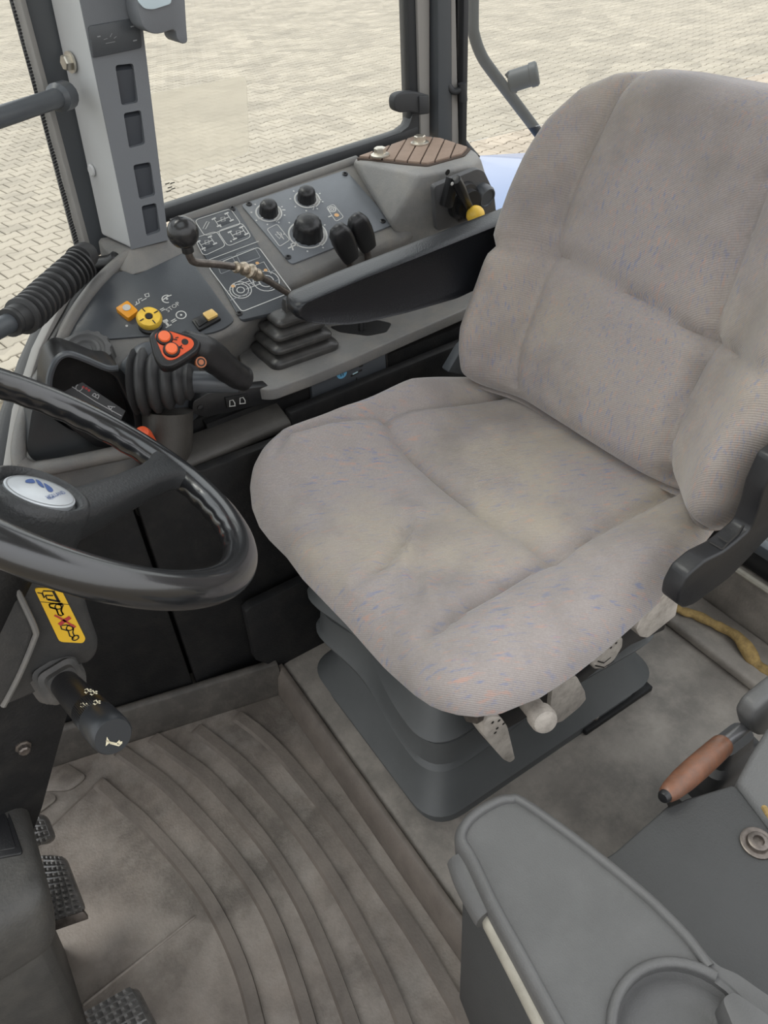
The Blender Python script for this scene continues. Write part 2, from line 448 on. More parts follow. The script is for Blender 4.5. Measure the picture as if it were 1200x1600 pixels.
base = tmpl @ Rz.T
allv = (base[None] + rest[:, None, :]).reshape(-1, 3); allv[:, 2] += .02 + np.repeat(np.random.default_rng(3).uniform(-.002, .002, nr), len(tmpl))
allf = [[k * len(tmpl) + i for i in f[::-1]] for k in range(nr) for f in tf]
pmr = bpy.data.meshes.new('paver_field'); pmr.from_pydata([tuple(p) for p in allv], [], allf); pmr.materials.append(PAVER)
o = bpy.data.objects.new('paver_field', pmr); COL.objects.link(o); o.parent = ground; o['kind'] = 'stuff'

# ---- cab floor: raised seat platform and the sunken foot well
MZ = -.05
floor = struct(obj('floor', prism(B(), [V(.285, -.02, 0), V(1.02, -.02, 0), V(1.02, 1.0, 0), V(.285, 1.0, 0)], (0, 0, -.075)), PLAT, bevel=.012, seg=3, loc=(0, 0, 0)))
obj('foot_well', prism(B(), [V(-.60, -.02, MZ - .006), V(.30, -.02, MZ - .006), V(.30, 1.06, MZ - .006), V(-.60, 1.06, MZ - .006)], (0, 0, -.02)), PLAT, floor)
obj('rear_step', prism(B(), [V(.905, .16, 0), V(.905, .80, 0), V(1.0, .80, 0), V(1.0, .16, 0)], (0, 0, .022)), PLAT, floor, bevel=.008, seg=3)
# ---- ribbed rubber mat
mt = thing('floor_mat', 'grey-brown ribbed rubber mat in the foot well before the seat', 'floor mat', (0, .55, MZ))
outl = [V(-.58, .0, MZ), V(.275, .0, MZ), V(.275, .865, MZ), V(.02, .925, MZ), V(-.58, 1.05, MZ)]
obj('mat_sheet', prism(B(), outl, (0, 0, -.006)), MATF, mt)
RIBS = [[(152, 1222), (190, 1255), (230, 1290), (300, 1370), (345, 1440), (380, 1520), (402, 1600), (418, 1680)],
        [(185, 1172), (225, 1200), (270, 1235), (340, 1310), (400, 1390), (440, 1470), (480, 1590), (500, 1680)],
        [(238, 1152), (285, 1185), (330, 1220), (400, 1300), (455, 1380), (500, 1470), (550, 1600), (575, 1680)],
        [(305, 1138), (345, 1168), (390, 1208), (460, 1288), (520, 1375), (570, 1465), (620, 1570), (660, 1680)],
        [(368, 1118), (408, 1148), (450, 1190), (530, 1290), (600, 1390), (660, 1480), (730, 1600), (775, 1680)]]
for R in RIBS:
    P = smooth_path([ATZ(u, v, MZ) for u, v in R], 6)
    bm = B(); rings = []
    for i, p in enumerate(P):
        t = unit(P[min(i + 1, len(P) - 1)] - P[max(i - 1, 0)]); s = np.cross((0, 0, 1), t)
        w = .0105; h = .0075 if 0 < i < len(P) - 1 else .001
        rings.append([p + s * w, p + s * (w - .001) + V(0, 0, h), p - s * (w - .003) + V(0, 0, h * .8), p - s * (w + .001)])
    loft(bm, rings); obj('rib', bm, MATR, mt, sharp=50)
for q in ([(62, 1238), (103, 1192), (138, 1215), (110, 1237)], [(45, 1275), (76, 1238), (93, 1248), (62, 1272)]):
    P = rounded([ATZ(u, v, MZ) for u, v in q], .012); obj('raised_pad', prism(B(), [p + V(0, 0, .004) for p in P], (0, 0, -.004)), MATF, mt, bevel=.0015)
b = B(); ribbon(b, [ATZ(60, 1310, MZ) + V(0, 0, .0006), ATZ(150, 1225, MZ) + V(0, 0, .0006)], .003, (0, 0, 1)); obj('seam', b, MATR, mt, raw=True)
obj('mat_seam', tube(B(), [ATZ(130, 1570, MZ), ATZ(305, 1432, MZ)], .0022, 8), MATF, mt)
# upturned borders of the mat
side_lip = [V(.274, .860), V(.02, .921), V(-.35, 1.010)]
bm = B(); rings = []
for p in side_lip: rings.append([V(p[0], p[1] - .012, MZ), V(p[0], p[1] + .004, .018), V(p[0], p[1] + .013, .022), V(p[0], p[1] + .02, .018), V(p[0], p[1] + .02, MZ)])
loft(bm, rings); obj('mat_border', bm, mat('dark_border_rubber', (.05, .045, .039), .6, bump=.3, bscale=200, var=.3, vscale=14, dust=(.12, .105, .09), dustamt=.6), mt, bevel=.003)
bm = B(); rings = []
for y in (.90, .87, .6, .3, .0): rings.append([V(.258, y, MZ), V(.266, y, -.012), V(.276, y, .003), V(.284, y, .004), V(.284, y, MZ)])
loft(bm, rings); obj('mat_border', bm, MATR, mt, bevel=.002)

# ---- offside wall below the console: black panels with an upright joint
def wy(x): return .95 - .10 * (x - .02) / .25 if x < .27 else .85 + .0
def panel(x0, x1, z0, z1, nm, par=None, y0=None, y1=None, th=.02):
    y0 = wy(x0) if y0 is None else y0; y1 = wy(x1) if y1 is None else y1
    bm = prism(B(), [V(x0, y0, z0), V(x1, y1, z0), V(x1, y1, z1), V(x0, y0, z1)], (0, th, 0))
    return obj(nm, bm, BLKM, par, bevel=.005, seg=2, loc=None if par else (0, .9, 0))
wall = struct(panel(.40, 1.02, 0, .46, 'wall_offside', None, .935, .955))
panel(.138, .40, -.056, .44, 'wall_panel', wall, .914, .902)
panel(-.35, .132, -.056, .44, 'wall_panel', wall, 1.032, .916)
obj('wall_back', prism(B(), [V(-.36, 1.06, -.056), V(.45, .965, -.056), V(.45, .965, .44), V(-.36, 1.06, .44)], (0, .01, 0)), BLKM, wall)
# sloping ledge under the console
bm = B(); rings = []
for x, y in ((.19, .955), (.30, .957), (.40, .960)): rings.append([V(x, y + .02, .462), V(x, y - .022, .452), V(x, y - .030, .444), V(x, y - .026, .432), V(x, y + .02, .43)])
loft(bm, rings); obj('trim_ledge', bm, mat('ledge_plastic', (.055, .051, .046), .55, bump=.2, bscale=300, var=.25, vscale=14), wall, bevel=.004)
kp = [(384, 957), (392, 949), (492, 900), (540, 905), (540, 1000), (500, 1016), (432, 1043), (400, 1032)]
obj('kick_plate', prism(B(), [ATY(u, v, .872) for u, v in kp], (0, .02, 0)), BLKM, wall, bevel=.0025)

# ---- roof (above the frame), pillars
ceil = struct(obj('ceiling', holed(B(), [V(-.70, -.02, 1.62), V(1.1, -.02, 1.62), V(1.1, 1.33, 1.62), V(-.70, 1.33, 1.62)], [rounded([V(-.25, .35, 1.62), V(.50, .35, 1.62), V(.50, 1.02, 1.62), V(-.25, 1.02, 1.62)], .08)], (0, 0, .05)), PILL, loc=(.2, .7, 1.62)))
obj('added_light_hatch_pane', prism(B(), [V(-.27, .33, 1.672), V(.52, .33, 1.672), V(.52, 1.04, 1.672), V(-.27, 1.04, 1.672)], (0, 0, .006)), GLASS, ceil)  # unseen hatch and its opening, added to let top light into the cab

WYP = 1.305    # plane of the side window
def line_at(p0, p1, v):
    return p0[0] + (p1[0] - p0[0]) * (v - p0[1]) / (p1[1] - p0[1])
def vstrip(bm, l, r, vb, y, th, ztop=1.6):
    """upright strip between two image lines at depth y, carried straight up to ztop"""
    def corner(L, v): return ATY(line_at(L[0], L[1], v), v, y)
    bl, br = corner(l, vb[0]), corner(r, vb[1])
    tl, tr = corner(l, 0), corner(r, 0)
    tl = bl + (tl - bl) * (ztop - bl[2]) / (tl[2] - bl[2]); tr = br + (tr - br) * (ztop - br[2]) / (tr[2] - br[2])
    return prism(bm, [bl, br, tr, tl], (0, th, 0))
# side window: pane, black rubber seal, stuck-on film
win = struct(obj('window_1', vstrip(B(), ((637, 0), (642, 200)), ((654, 0), (657, 205)), (210, 208), WYP, .03), SEAL, bevel=.004, loc=(.6, WYP, .68)))
bl = [(215, 338), (262, 324), (450, 262), (612, 212), (655, 196), (657, 212), (640, 222), (450, 284), (262, 348), (215, 362)]
obj('seal', prism(B(), [ATY(u, v, WYP - .003) for u, v in bl], (0, .03, 0)), SEAL, win, bevel=.004)
cf = [(645, 178), (660, 178), (660, 212), (600, 228), (600, 216), (626, 207), (638, 198), (642, 189)]
obj('seal_corner', prism(B(), [ATY(u, v, WYP - .002) for u, v in cf], (0, .026, 0)), SEAL, win)
a = ATY(235, 345, WYP); c = ATY(648, 207, WYP)
obj('pane', prism(B(), [V(a[0], WYP + .012, a[2]), V(c[0], WYP + .012, c[2]), V(c[0] + .0, WYP + .012, 1.6), V(a[0] - .08, WYP + .012, 1.6)], (0, .005, 0)), GLASS, win)
fp = rounded([ATY(u, v, WYP + .010) for u, v in [(228, 148), (385, 117), (390, 240), (255, 285)]], .012)
obj('film_patch', prism(B(), fp, (0, .0012, 0)), FILM, win, label='pale rectangular film stuck on the pane')
b = B()
for (u, v) in [(258, 288), (262, 294), (260, 300), (267, 296), (266, 287)]:
    p = ATY(u, v, WYP + .0095); ribbon(b, [p, ATY(u + 7, v - 2.3, WYP + .0095)], .0016, (0, -1, 0))
print_obj('pane_stamp', b, INK, win)
# rear side window (over the wheel) and its frame
w3 = struct(obj('window_2', vstrip(B(), ((711, 0), (717, 215)), ((727, 0), (722, 215)), (222, 222), 1.30, .03), SEAL, bevel=.004, loc=(.95, 1.3, .7)))
obj('seal_foot', tube(B(), smooth_path([ATY(716, 190, 1.305), ATY(718, 212, 1.30), ATY(728, 228, 1.29), ATY(745, 248, 1.26)], 5), .008, 10), SEAL, w3)
obj('pane', prism(B(), [ATY(722, 225, 1.32), ATY(722, 225, 1.32) + V(1.5, 0, -.02), ATY(722, 225, 1.32) + V(1.5, 0, .9), ATY(722, 225, 1.32) + V(0, 0, .9)], (0, .005, 0)), GLASS, w3)
t = obj('catch', tube(B(), smooth_path([ATY(700, 133, 1.285), ATY(706, 141, 1.28), ATY(712, 143, 1.275), ATY(720, 140, 1.27)], 5), .006, 10), SEAL, w3)
bm = B(); tube(bm, [ATY(722, 130, 1.27), ATY(724, 158, 1.27)], .008, 12); obj('catch_knob', bm, SEAL, w3)
bm = B(); box(bm, ATY(723, 60, 1.285) , (.012, .02, .36)); obj('edge_strip', bm, SEAL, w3, bevel=.003)
# rear pillar between the two windows
bp = thing('cab_pillar', 'dark grey upright cab pillar behind the grooved brown cover', 'pillar', tuple(ATY(690, 218, 1.29)))
obj('trim_band', vstrip(B(), ((652, 0), (657, 200)), ((672, 0), (672, 200)), (212, 214), WYP - .006, .03), STRIP, bp, bevel=.003)
obj('gap_strip', vstrip(B(), ((671, 0), (671, 200)), ((685, 0), (686, 200)), (215, 216), WYP + .01, .03), SEAL, bp)
obj('post', vstrip(B(), ((684, 0), (685, 200)), ((706, 0), (707, 200)), (218, 224), 1.28, .06), STEELP, bp, bevel=.004)
obj('edge_strip', vstrip(B(), ((705, 0), (706, 200)), ((713, 0), (717, 200)), (222, 226), 1.285, .04), STRIP, bp, bevel=.002)
# window latch
lt = thing('window_latch', 'rounded grey plastic latch on the rear edge of the side window', 'latch', tuple(ATY(645, 165, 1.28)))
lp = [(616, 158), (618, 150), (626, 145), (645, 143), (668, 147), (670, 178), (658, 179), (640, 174), (626, 177), (617, 172)]
obj('latch_handle', prism(B(), rounded([ATY(u, v, 1.272) for u, v in lp], .01, 4), (0, .02, 0)), SEAL, lt, bevel=.005, seg=3)
obj('latch_block', prism(B(), [ATY(u, v, 1.268) for u, v in [(655, 150), (671, 148), (672, 178), (656, 180)]], (0, .035, 0)), SEAL, lt, bevel=.003)

# ---- front quarter window: pane at 45 degrees, seal, dotted ceramic edge
GA = V(.262, 1.322, .63); gd = unit(V(-.68, -.73, 0)); gn = V(.73, -.68, 0)
def ATG(u, v, off=0.0): return ATP(u, v, GA + gn * off, gn)
def gup(pt, z): return V(pt[0], pt[1], z)
fw_ = [(146, 402), (75, 482), (38, 565), (8, 650), (-8, 730)]
bm = B(); rings = []
for u, v in fw_:
    p = ATG(u, v); rings.append([p + gn * .012, p + gn * .012 + V(0, 0, -.028), p - gn * .012 + V(0, 0, -.028), p - gn * .012])
loft(bm, rings); w2 = struct(obj('window_3', bm, SEAL, bevel=.003, loc=tuple(GA)))
bm = B(); rings = []
for (u, v) in [(148, 412), (90, 480), (58, 545), (28, 640), (12, 740)]:
    p = ATG(u, v, .022); rings.append([p + gn * .004, p + gn * .004 + V(0, 0, -.012), p - gn * .01 + V(0, 0, -.012), p - gn * .01])
loft(bm, rings); obj('trim_band', bm, STRIP, w2, bevel=.002)
bm = B(); rings = []
for (u, v) in [(160, 408), (112, 470), (76, 535), (45, 620), (22, 740)]:
    p = ATG(u, v, .03); rings.append([p + gn * .006, p + gn * .006 + V(0, 0, -.07), p - gn * .02 + V(0, 0, -.07), p - gn * .02])
loft(bm, rings); obj('sill_gasket', bm, BLK, w2, bevel=.003)
e = ATG(-8, 730); s0 = ATG(146, 402)
obj('pane', prism(B(), [gup(s0, s0[2] - .02), gup(s0 + gd * .9, s0[2] - .30), gup(s0 + gd * .9, 1.6), gup(s0, 1.6)], -gn * .005), GLASS, w2)
def gstrip(l, r, vb, off, th, nm, m, par, bev=0):
    def corner(L, v): return ATG(line_at(L[0], L[1], v), v, off)
    b0, b1 = corner(l, vb), corner(r, vb); t0, t1 = corner(l, 0), corner(r, 0)
    t0 = b0 + (t0 - b0) * (1.6 - b0[2]) / (t0[2] - b0[2]); t1 = b1 + (t1 - b1) * (1.6 - b1[2]) / (t1[2] - b1[2])
    return obj(nm, prism(B(), [b0, b1, t1, t0], -gn * th), m, par, bevel=bev)
gstrip(((32, 0), (137, 395)), ((41, 0), (145, 395)), 398, .012, .012, 'trim_band', STRIP, w2, .002)
gstrip(((27, 0), (128, 380)), ((33, 0), (138, 395)), 398, .006, .012, 'seal', SEAL, w2)
def frit_mat():
    m = bpy.data.materials.new('dotted_ceramic_edge'); m.use_nodes = True
    nt = m.node_tree; N = nt.nodes; L = nt.links; b = N['Principled BSDF']; b.inputs['Base Color'].default_value = (.03, .03, .035, 1)
    t = N.new('ShaderNodeTexCoord'); mp = N.new('ShaderNodeMapping'); mp.inputs['Rotation'].default_value = (0, 0, math.radians(-47))
    L.new(t.outputs['Object'], mp.inputs['Vector']); s = N.new('ShaderNodeSeparateXYZ'); L.new(mp.outputs[0], s.inputs[0])
    def M(op, a, c=None):
        x = N.new('ShaderNodeMath'); x.operation = op
        for i, q in enumerate((a, c)):
            if q is None: continue
            if isinstance(q, (int, float)): x.inputs[i].default_value = q
            else: L.new(q, x.inputs[i])
        return x.outputs[0]
    k = 2 * math.pi / .0042
    f = M('ADD', M('SINE', M('MULTIPLY', s.outputs['X'], k)), M('SINE', M('MULTIPLY', s.outputs['Z'], k)))
    g = M('GREATER_THAN', f, .35)
    L.new(g, b.inputs['Alpha']); return m
gstrip(((17, 0), (118, 385)), ((29, 0), (131, 385)), 398, .0015, .001, 'dotted_edge', frit_mat(), w2)
# grab bar across that window
gb = thing('grab_bar', 'grey painted tubular grab bar welded to the front pillar', 'grab bar', tuple(ATG(92, 150, .05)))
p0, p1 = ATG(96, 151, .045), ATG(-10, 186, .05)
obj('bar', tube(B(), [p0, p0 + (p1 - p0) * .3, p1, p1 + (p1 - p0) * .6], .0125, 18), STEELP, gb)
obj('weld_boss', lathe(B(), [(.019, -.014), (.019, .010), (.013, .016)], p0, p1 - p0, 16), STEELP, gb)
P1p = V(.395, 1.3, .675); P1n = unit(V(-.071, -.467, 1.0))
def P1(u, v, off=0.0): return ATP(u, v, P1p + P1n * off, P1n)
# ================================================================== VENT PILLAR
vp = thing('vent_pillar', 'grey front cab pillar with four dark air vents and a display', 'pillar', tuple(ATY(205, 388, 1.245)))
YF = 1.235
def vcol(u0, u1, vb, y):
    b0 = ATY(u1, vb, y); t0 = ATY(u0, 0, y); return b0, b0 + (t0 - b0) * (1.6 - b0[2]) / (t0[2] - b0[2])
fl, flt = vcol(125, 206, 390, YF); fr, frt = vcol(218, 263, 375, YF); bk, bkt = vcol(78, 158, 368, 1.325)
br, brt = fr + V(.0, .085, 0), frt + V(0, .085, 0)
# core behind the vented cover
core_in = V(.004, .022, 0)
bm = B(); loft(bm, [[fl + V(.003, .03, -.02), fr + V(-.003, .03, -.02), br + V(-.003, 0, -.02), bk + V(.02, .005, -.03)], [flt + V(.003, .03, 0), frt + V(-.003, .03, 0), brt + V(-.003, 0, 0), bkt + V(.02, .005, 0)]])
obj('core', bm, SEAL, vp)
VENT = mat('vent_plastic', (.062, .068, .08), .5)
slots = [[(180, 102), (208, 99), (216, 160), (190, 165)], [(193, 177), (220, 172), (227, 225), (202, 232)],
         [(208, 258), (235, 253), (243, 305), (218, 312)], [(221, 322), (244, 317), (251, 362), (229, 369)]]
holes = [rounded([ATY(u, v, YF) for u, v in q], .004, 3) for q in slots]
obj('vent_cover', holed(B(), [fl, fr, frt, flt], holes, (0, .022, 0)), PIL, vp, sharp=30)
for q in slots:
    P = [ATY(u, v, YF + .012) for u, v in q]; c = np.mean(P, axis=0)
    P = [ATY(u, v, YF + .004) for u, v in q]; t0, t1 = P[0] * .86 + P[3] * .14, P[1] * .86 + P[2] * .14
    bm = hull(B(), [P[0] + V(0, .012, 0), P[1] + V(0, .012, 0), t0, t1, P[2] + V(0, .006, 0), P[3] + V(0, .006, 0), P[2] + V(0, .02, 0), P[3] + V(0, .02, 0)]); obj('vent_flap', bm, VENT, vp)
obj('pale_side', prism(B(), [fl, bk, bkt, flt], (.014, .004, 0)), PILL, vp, bevel=.006, seg=3)  # light from the front painted in as a paler plastic on this side
obj('mount_post', prism(B(), [bk + V(.012, .008, -.03), bk + V(-.045, .024, -.05), bkt + V(-.060, .022, 0), bkt + V(.012, .008, 0)], (.01, .035, 0)), STEELP, vp, bevel=.006)
# display
dq = [(138, 41), (217, 27), (222, 75), (145, 91)]
ds = obj('display', prism(B(), rounded([ATY(u, v, YF - .003) for u, v in dq], .004, 3), (0, .01, 0)), FASC, vp, bevel=.001)
b = B()
for (u0, v0, u1, v1) in [(204, 42, 212, 40), (208, 64, 214, 62.5), (152, 57.5, 157, 56.5)]: ribbon(b, [ATY(u0, v0, YF - .0036), ATY(u1, v1, YF - .0036)], .0015, (0, -1, 0))
for (u0, v0, u1, v1) in [(162, 62, 168, 60), (172, 58, 175, 52), (178, 60, 182, 57), (165, 68, 180, 65)]: ribbon(b, [ATY(u0, v0, YF - .0036), ATY(u1, v1, YF - .0036)], .0007, (0, -1, 0))
print_obj('display_print', b, GREYP, ds)
# bolt and plugs on the pale side
def side_pt(u, v):
    n = np.cross(bk - fl, flt - fl); return ATP(u, v, fl, unit(n)), unit(n)
sp, sn = side_pt(111, 97)
if np.dot(sn, CAM - sp) < 0: sn = -sn
bo = obj('bolt', lathe(B(), [(.014, 0), (.014, .003), (.0001, .003)], sp, sn, 20), STEEL, vp, sharp=30)
obj('hex_head', lathe(B(), [(.0105, .003), (.0105, .010), (.009, .012), (.0001, .012)], sp, sn, 6), STEEL, bo, sharp=20)
for u, v, r in ((144, 266, .009), (171, 388, .011)):
    q, _ = side_pt(u, v); obj('plug', lathe(B(), [(r, 0), (r, .002), (r * .8, .0035), (.0001, .0035)], q, sn, 18), PILL, vp)
# base moulding where the pillar meets the console
fa, fb, fc = ATY(205, 392, YF - .004), ATY(268, 377, YF - .004), ATY(152, 372, 1.325)
bm = hull(B(), [fa, fb, fc, fa + V(.0, -.006, -.03), fb + V(.012, -.01, -.03), P1(186, 422, .004), P1(212, 431, .004), P1(302, 388, .004), fc + V(-.01, -.01, -.07), fb + V(0, .08, 0), fb + V(0, .08, -.05), fc + V(.02, .02, -.07)])
obj('foot_moulding', bm, CONS, vp, bevel=.004)
bm = B(); tube(bm, smooth_path([ATY(128, 408, 1.30), ATY(150, 412, 1.27), ATY(172, 410, 1.25), ATY(184, 402, 1.24)], 6), [.012] * 18 + [.009], 10); obj('foot_clamp', bm, BLK, vp)
# hook-shaped holder at the head of the pillar
hk = thing('pillar_holder', 'grey plastic hook-shaped holder with pale blue sheet beside the vents', 'holder', tuple(ATY(250, 40, 1.19)))
YH = 1.18
hp = [(214, -90), (216, 18), (224, 44), (238, 53), (250, 53), (274, 45), (277, 62), (284, 69), (294, 67), (292, 45), (284, -95)]
obj('holder_body', prism(B(), rounded([ATY(u, v, YH) for u, v in hp], .006, 4), (0, .05, 0)), PIL, hk, bevel=.004)
sq = [(215, -70), (215, 2), (226, 14), (240, 15), (268, 6), (269, -70)]
obj('pale_sheet', prism(B(), rounded([ATY(u, v, YH - .0032) for u, v in sq], .004, 3), (0, .003, 0)), MARK, hk, bevel=.0008)

# ================================================================== SIDE CONSOLE
cs = thing('side_console', 'long grey plastic control console under the side window', 'console', (.5, 1.1, .5))
top = [(655, 215), (560, 247), (450, 284), (262, 349), (215, 365), (188, 404), (150, 440), (112, 490), (84, 540), (58, 588), (36, 640), (52, 668), (95, 640), (160, 588), (240, 540), (330, 531), (372, 513), (452, 446), (520, 414), (632, 373), (690, 330)]
obj('console_top', prism(B(), [P1(u, v) for u, v in top], -P1n * .11), CONS, cs, bevel=.012, seg=3)
# bright rolled sill between fascias and glass
obj('sill_roll', tube(B(), smooth_path([P1(u, v, -.002) for u, v in [(558, 251), (450, 288), (330, 330), (268, 351)]], 4), .009, 10), CONS, cs)
lip = [(206, 398), (188, 409), (150, 446), (116, 492), (90, 540), (62, 590), (40, 640), (28, 690)]
P = [P1(u, v, .002) for u, v in lip[:6]] + [ATY(40, 645, 1.035), ATY(29, 700, 1.0), ATY(32, 728, .985)]
obj('edge_lip', tube(B(), smooth_path(P, 5), .010, 10), CONS, cs)
obj('lower_lip', tube(B(), smooth_path([ATY(32, 722, .985), ATY(48, 733, .978), ATY(80, 730, .972), ATY(235, 698, .955)], 5), .011, 10), CONS, cs)
# shelf carrying the lever boots
ZS = .50
sh = [(372, 552), (384, 590), (398, 607), (424, 609), (490, 585), (560, 556), (625, 527), (715, 488), (770, 462), (800, 420), (700, 400), (600, 420), (470, 470), (405, 505)]
obj('shelf', prism(B(), rounded([ATZ(u, v, ZS) for u, v in sh], .01, 3), (0, 0, -.02)), CONS, cs, bevel=.007, seg=3)
obj('shelf_front', prism(B(), [V(.28, .972, .47), V(1.0, .985, .47), V(1.0, .985, .40), V(.28, .972, .40)], (0, .03, 0)), BLKM, cs)
# slot in the shelf with a short pin
sl = rounded([ATZ(u, v, ZS + .0012) for u, v in [(515, 510), (590, 500), (612, 505), (604, 518), (575, 524), (530, 518)]], .006, 4)
obj('shelf_slot', prism(B(), sl, (0, 0, -.01)), BLK, cs)
obj('slot_pin', tube(B(), [ATZ(565, 516, ZS), ATZ(565, 516, ZS) + V(.004, 0, .06)], .006, 10), BLK, cs)
# ---- three fascia panels
def fascia(q, r, nm='fascia_panel'):
    return obj(nm, prism(B(), rounded([P1(u, v, .003) for u, v in q], r, 4), -P1n * .008), FASC, cs, bevel=.0012)
f1 = fascia([(88, 533), (106, 502), (142, 458), (176, 427), (205, 420), (285, 388), (367, 500), (352, 512), (328, 521), (240, 524), (150, 531)], [.004, .02, .02, .01, .012, .008, .008, .012, .02, .02, .01])
f2 = fascia([(289, 345), (368, 321), (462, 480), (376, 500)], .006)
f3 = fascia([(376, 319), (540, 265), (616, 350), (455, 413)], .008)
f3.data.materials[0] = FASC_SHEEN
def screw(u, v, par):
    p = P1(u, v, .003); s = obj('screw', lathe(B(), [(.0052, 0), (.0052, .0012), (.004, .002), (.0025, .002), (.0022, .0005), (.0001, .0005)], p, P1n, 14), BLK, par)
for u, v in [(389, 319), (539, 272), (598, 346), (450, 402)]: screw(u, v, f3)
for u, v in [(363, 326), (374, 490)]: screw(u, v, f2)
# prints
PO = .0036
def line(bm, pts, w=.0013, closed=False): ribbon(bm, [P1(u, v, PO) for u, v in pts], w, P1n, closed)
def rbox(bm, q, w=.0013, r=.008): ribbon(bm, rounded([P1(u, v, PO) for u, v in q], r, 4), w, P1n, True)
b = B()
rbox(b, [(304, 344), (360, 326), (377, 350), (320, 369)]); rbox(b, [(304, 372), (338, 361), (353, 384), (318, 400)]); rbox(b, [(340, 361), (378, 348), (393, 370), (356, 385)])
line(b, [(318, 409), (404, 377)])
rbox(b, [(326, 417), (404, 386), (456, 456), (378, 487)], .0016, .006)
for (cx, cy, s) in [(348, 343, 1), (372, 364, .9), (323, 379, .9)]:
    dx, dy = 10 * s, -4.2 * s
    for sg in (-1, 1):
        ex, ey = cx + sg * dx, cy + sg * dy
        line(b, [(ex - 4, ey - 6), (ex + 4, ey + 6)], .0012); line(b, [(ex - 7, ey - 4), (ex - 1, ey - 7)], .003); line(b, [(ex + 1, ey + 7), (ex + 7, ey + 4)], .003)
    line(b, [(cx - dx, cy - dy), (cx + dx, cy + dy)], .0014); line(b, [(cx - 3, cy - 3), (cx + 3, cy - 4), (cx + 4, cy + 2), (cx - 2, cy + 3)], .001, True)
line(b, [(317, 357), (323, 346), (327, 347), (321, 358)], .0011, True)
for u, v in [(345, 354), (361, 377), (320, 391)]: disc(b, P1(u, v, PO), .0016, P1n)
# tractor outline diagram
for (cx, cy, r) in [(376, 453, .017), (376, 453, .0125), (376, 453, .006), (416, 439, .021), (416, 439, .012)]:
    ribbon(b, arc(P1(cx, cy, PO), r, P1n, 0, 6.28, 20), .0015, P1n)
for pts in [[(362, 450), (366, 443), (386, 433), (404, 425)], [(366, 443), (368, 449)], [(384, 452), (408, 443)], [(386, 433), (396, 446)], [(398, 428), (393, 417), (412, 409), (424, 428)], [(404, 425), (398, 414)], [(388, 444), (404, 438), (407, 443), (391, 449)], [(372, 445), (390, 439)]]: line(b, pts, .0012)
print_obj('white_print', b, WHITE, f2)
b = B()
for q in [[(338, 409), (362, 400), (372, 417), (345, 428)], [(369, 397), (398, 387), (407, 402), (377, 414)]]: rbox(b, q, .001, .003)
for pts in [[(360, 469), (391, 457)], [(385, 462), (388, 455)], [(377, 412), (404, 403)], [(354, 456), (362, 452)], [(428, 440), (437, 436)], [(420, 426), (430, 422)], [(422, 451), (436, 444)]]: line(b, pts, .0012)
print_obj('grey_print', b, GREYP, f2)
b = B()
for u, v in [(364, 447), (402, 411), (415, 422), (372, 424)]: disc(b, P1(u, v, PO + .0002), .0030, P1n)
print_obj('amber_print', b, mat('amber_print', (.62, .36, .16), .6), f2)
for u, v, s in [(349, 343, 1), (372, 365, .9), (324, 380, .9)]:
    q = [(u - 14 * s, v - 2 * s), (u + 6 * s, v - 10 * s), (u + 15 * s, v + 3 * s), (u - 5 * s, v + 11 * s)]
    obj('membrane_button', prism(B(), rounded([P1(x, y, .0034) for x, y in q], .003, 3), -P1n * .004), mat('button_plastic', (.048, .053, .06), .45), f2, bevel=.0004)
# print on the knob panel
b = B()
for cx, cy, r, a0, a1 in [(419, 326, .0205, 2.2, 6.0), (479, 305, .0205, 2.2, 6.0), (480, 360, .031, 2.2, 6.1)]:
    e = unit(P1(cx + 10, cy - 4, 0) - P1(cx, cy, 0))
    A = arc(P1(cx, cy + 6, PO), r, P1n, a0 - .6, a1 + .5, 24, e1=e)
    ws = .0028
    ribbon(b, A, ws, P1n); ribbon(b, A[-9:], .007, P1n)
    for k in range(7):
        a = a0 - .3 + (a1 - a0 + .6) * k / 6; e2 = np.cross(P1n, e)
        dvec = math.cos(a) * e + math.sin(a) * e2; c0 = P1(cx, cy + 6, PO) + dvec * (r + .006); ribbon(b, [c0, c0 + dvec * .003], .0026, P1n)
rbox(b, [(417, 358), (433, 350), (453, 375), (437, 385)], .0013, .004)
for pts in [[(430, 366), (437, 373), (440, 366)], [(432, 362), (439, 364), (444, 374)], [(427, 340), (436, 338), (432, 347)], [(484, 322), (493, 318), (489, 328)]]: line(b, pts, .0016, len(pts) == 3)
for pts in [[(404, 342), (411, 340)], [(450, 388), (466, 381)], [(454, 382), (462, 378), (465, 385)], [(458, 391), (456, 384)], [(441, 328), (446, 328)], [(498, 313), (502, 312)], [(513, 339), (518, 337)]]: line(b, pts, .0026)
rbox(b, [(510, 324), (521, 319), (537, 339), (525, 346)], .0012, .004)
ribbon(b, arc(P1(519, 327, PO), .0062, P1n, 0, 6.28, 16), .002, P1n); ribbon(b, arc(P1(519, 327, PO), .0028, P1n, 0, 6.28, 12), .0018, P1n)
print_obj('white_print', b, WHITE, f3)
b = B(); disc(b, P1(526, 336, PO), .0042, P1n); print_obj('amber_print', b, MATS['amber_print'], f3)
def knob(u, v, r, h):
    p = P1(u, v, .003)
    k = obj('knob', lathe(B(), [(r * 1.04, 0), (r * 1.04, h * .15), (r * 1.0, h * .3), (r * .95, h * .6), (r * .86, h * .82), (r * .68, h * .96), (r * .35, h * 1.02), (.0001, h * 1.03)], p, P1n, 40, wob=lambda a, z: .035 * math.cos(14 * a) if z < h * .95 else 0), BLK, f3, sharp=60)
knob(420, 332, .0155, .022); knob(479, 311, .0155, .022); knob(481, 366, .0245, .032)
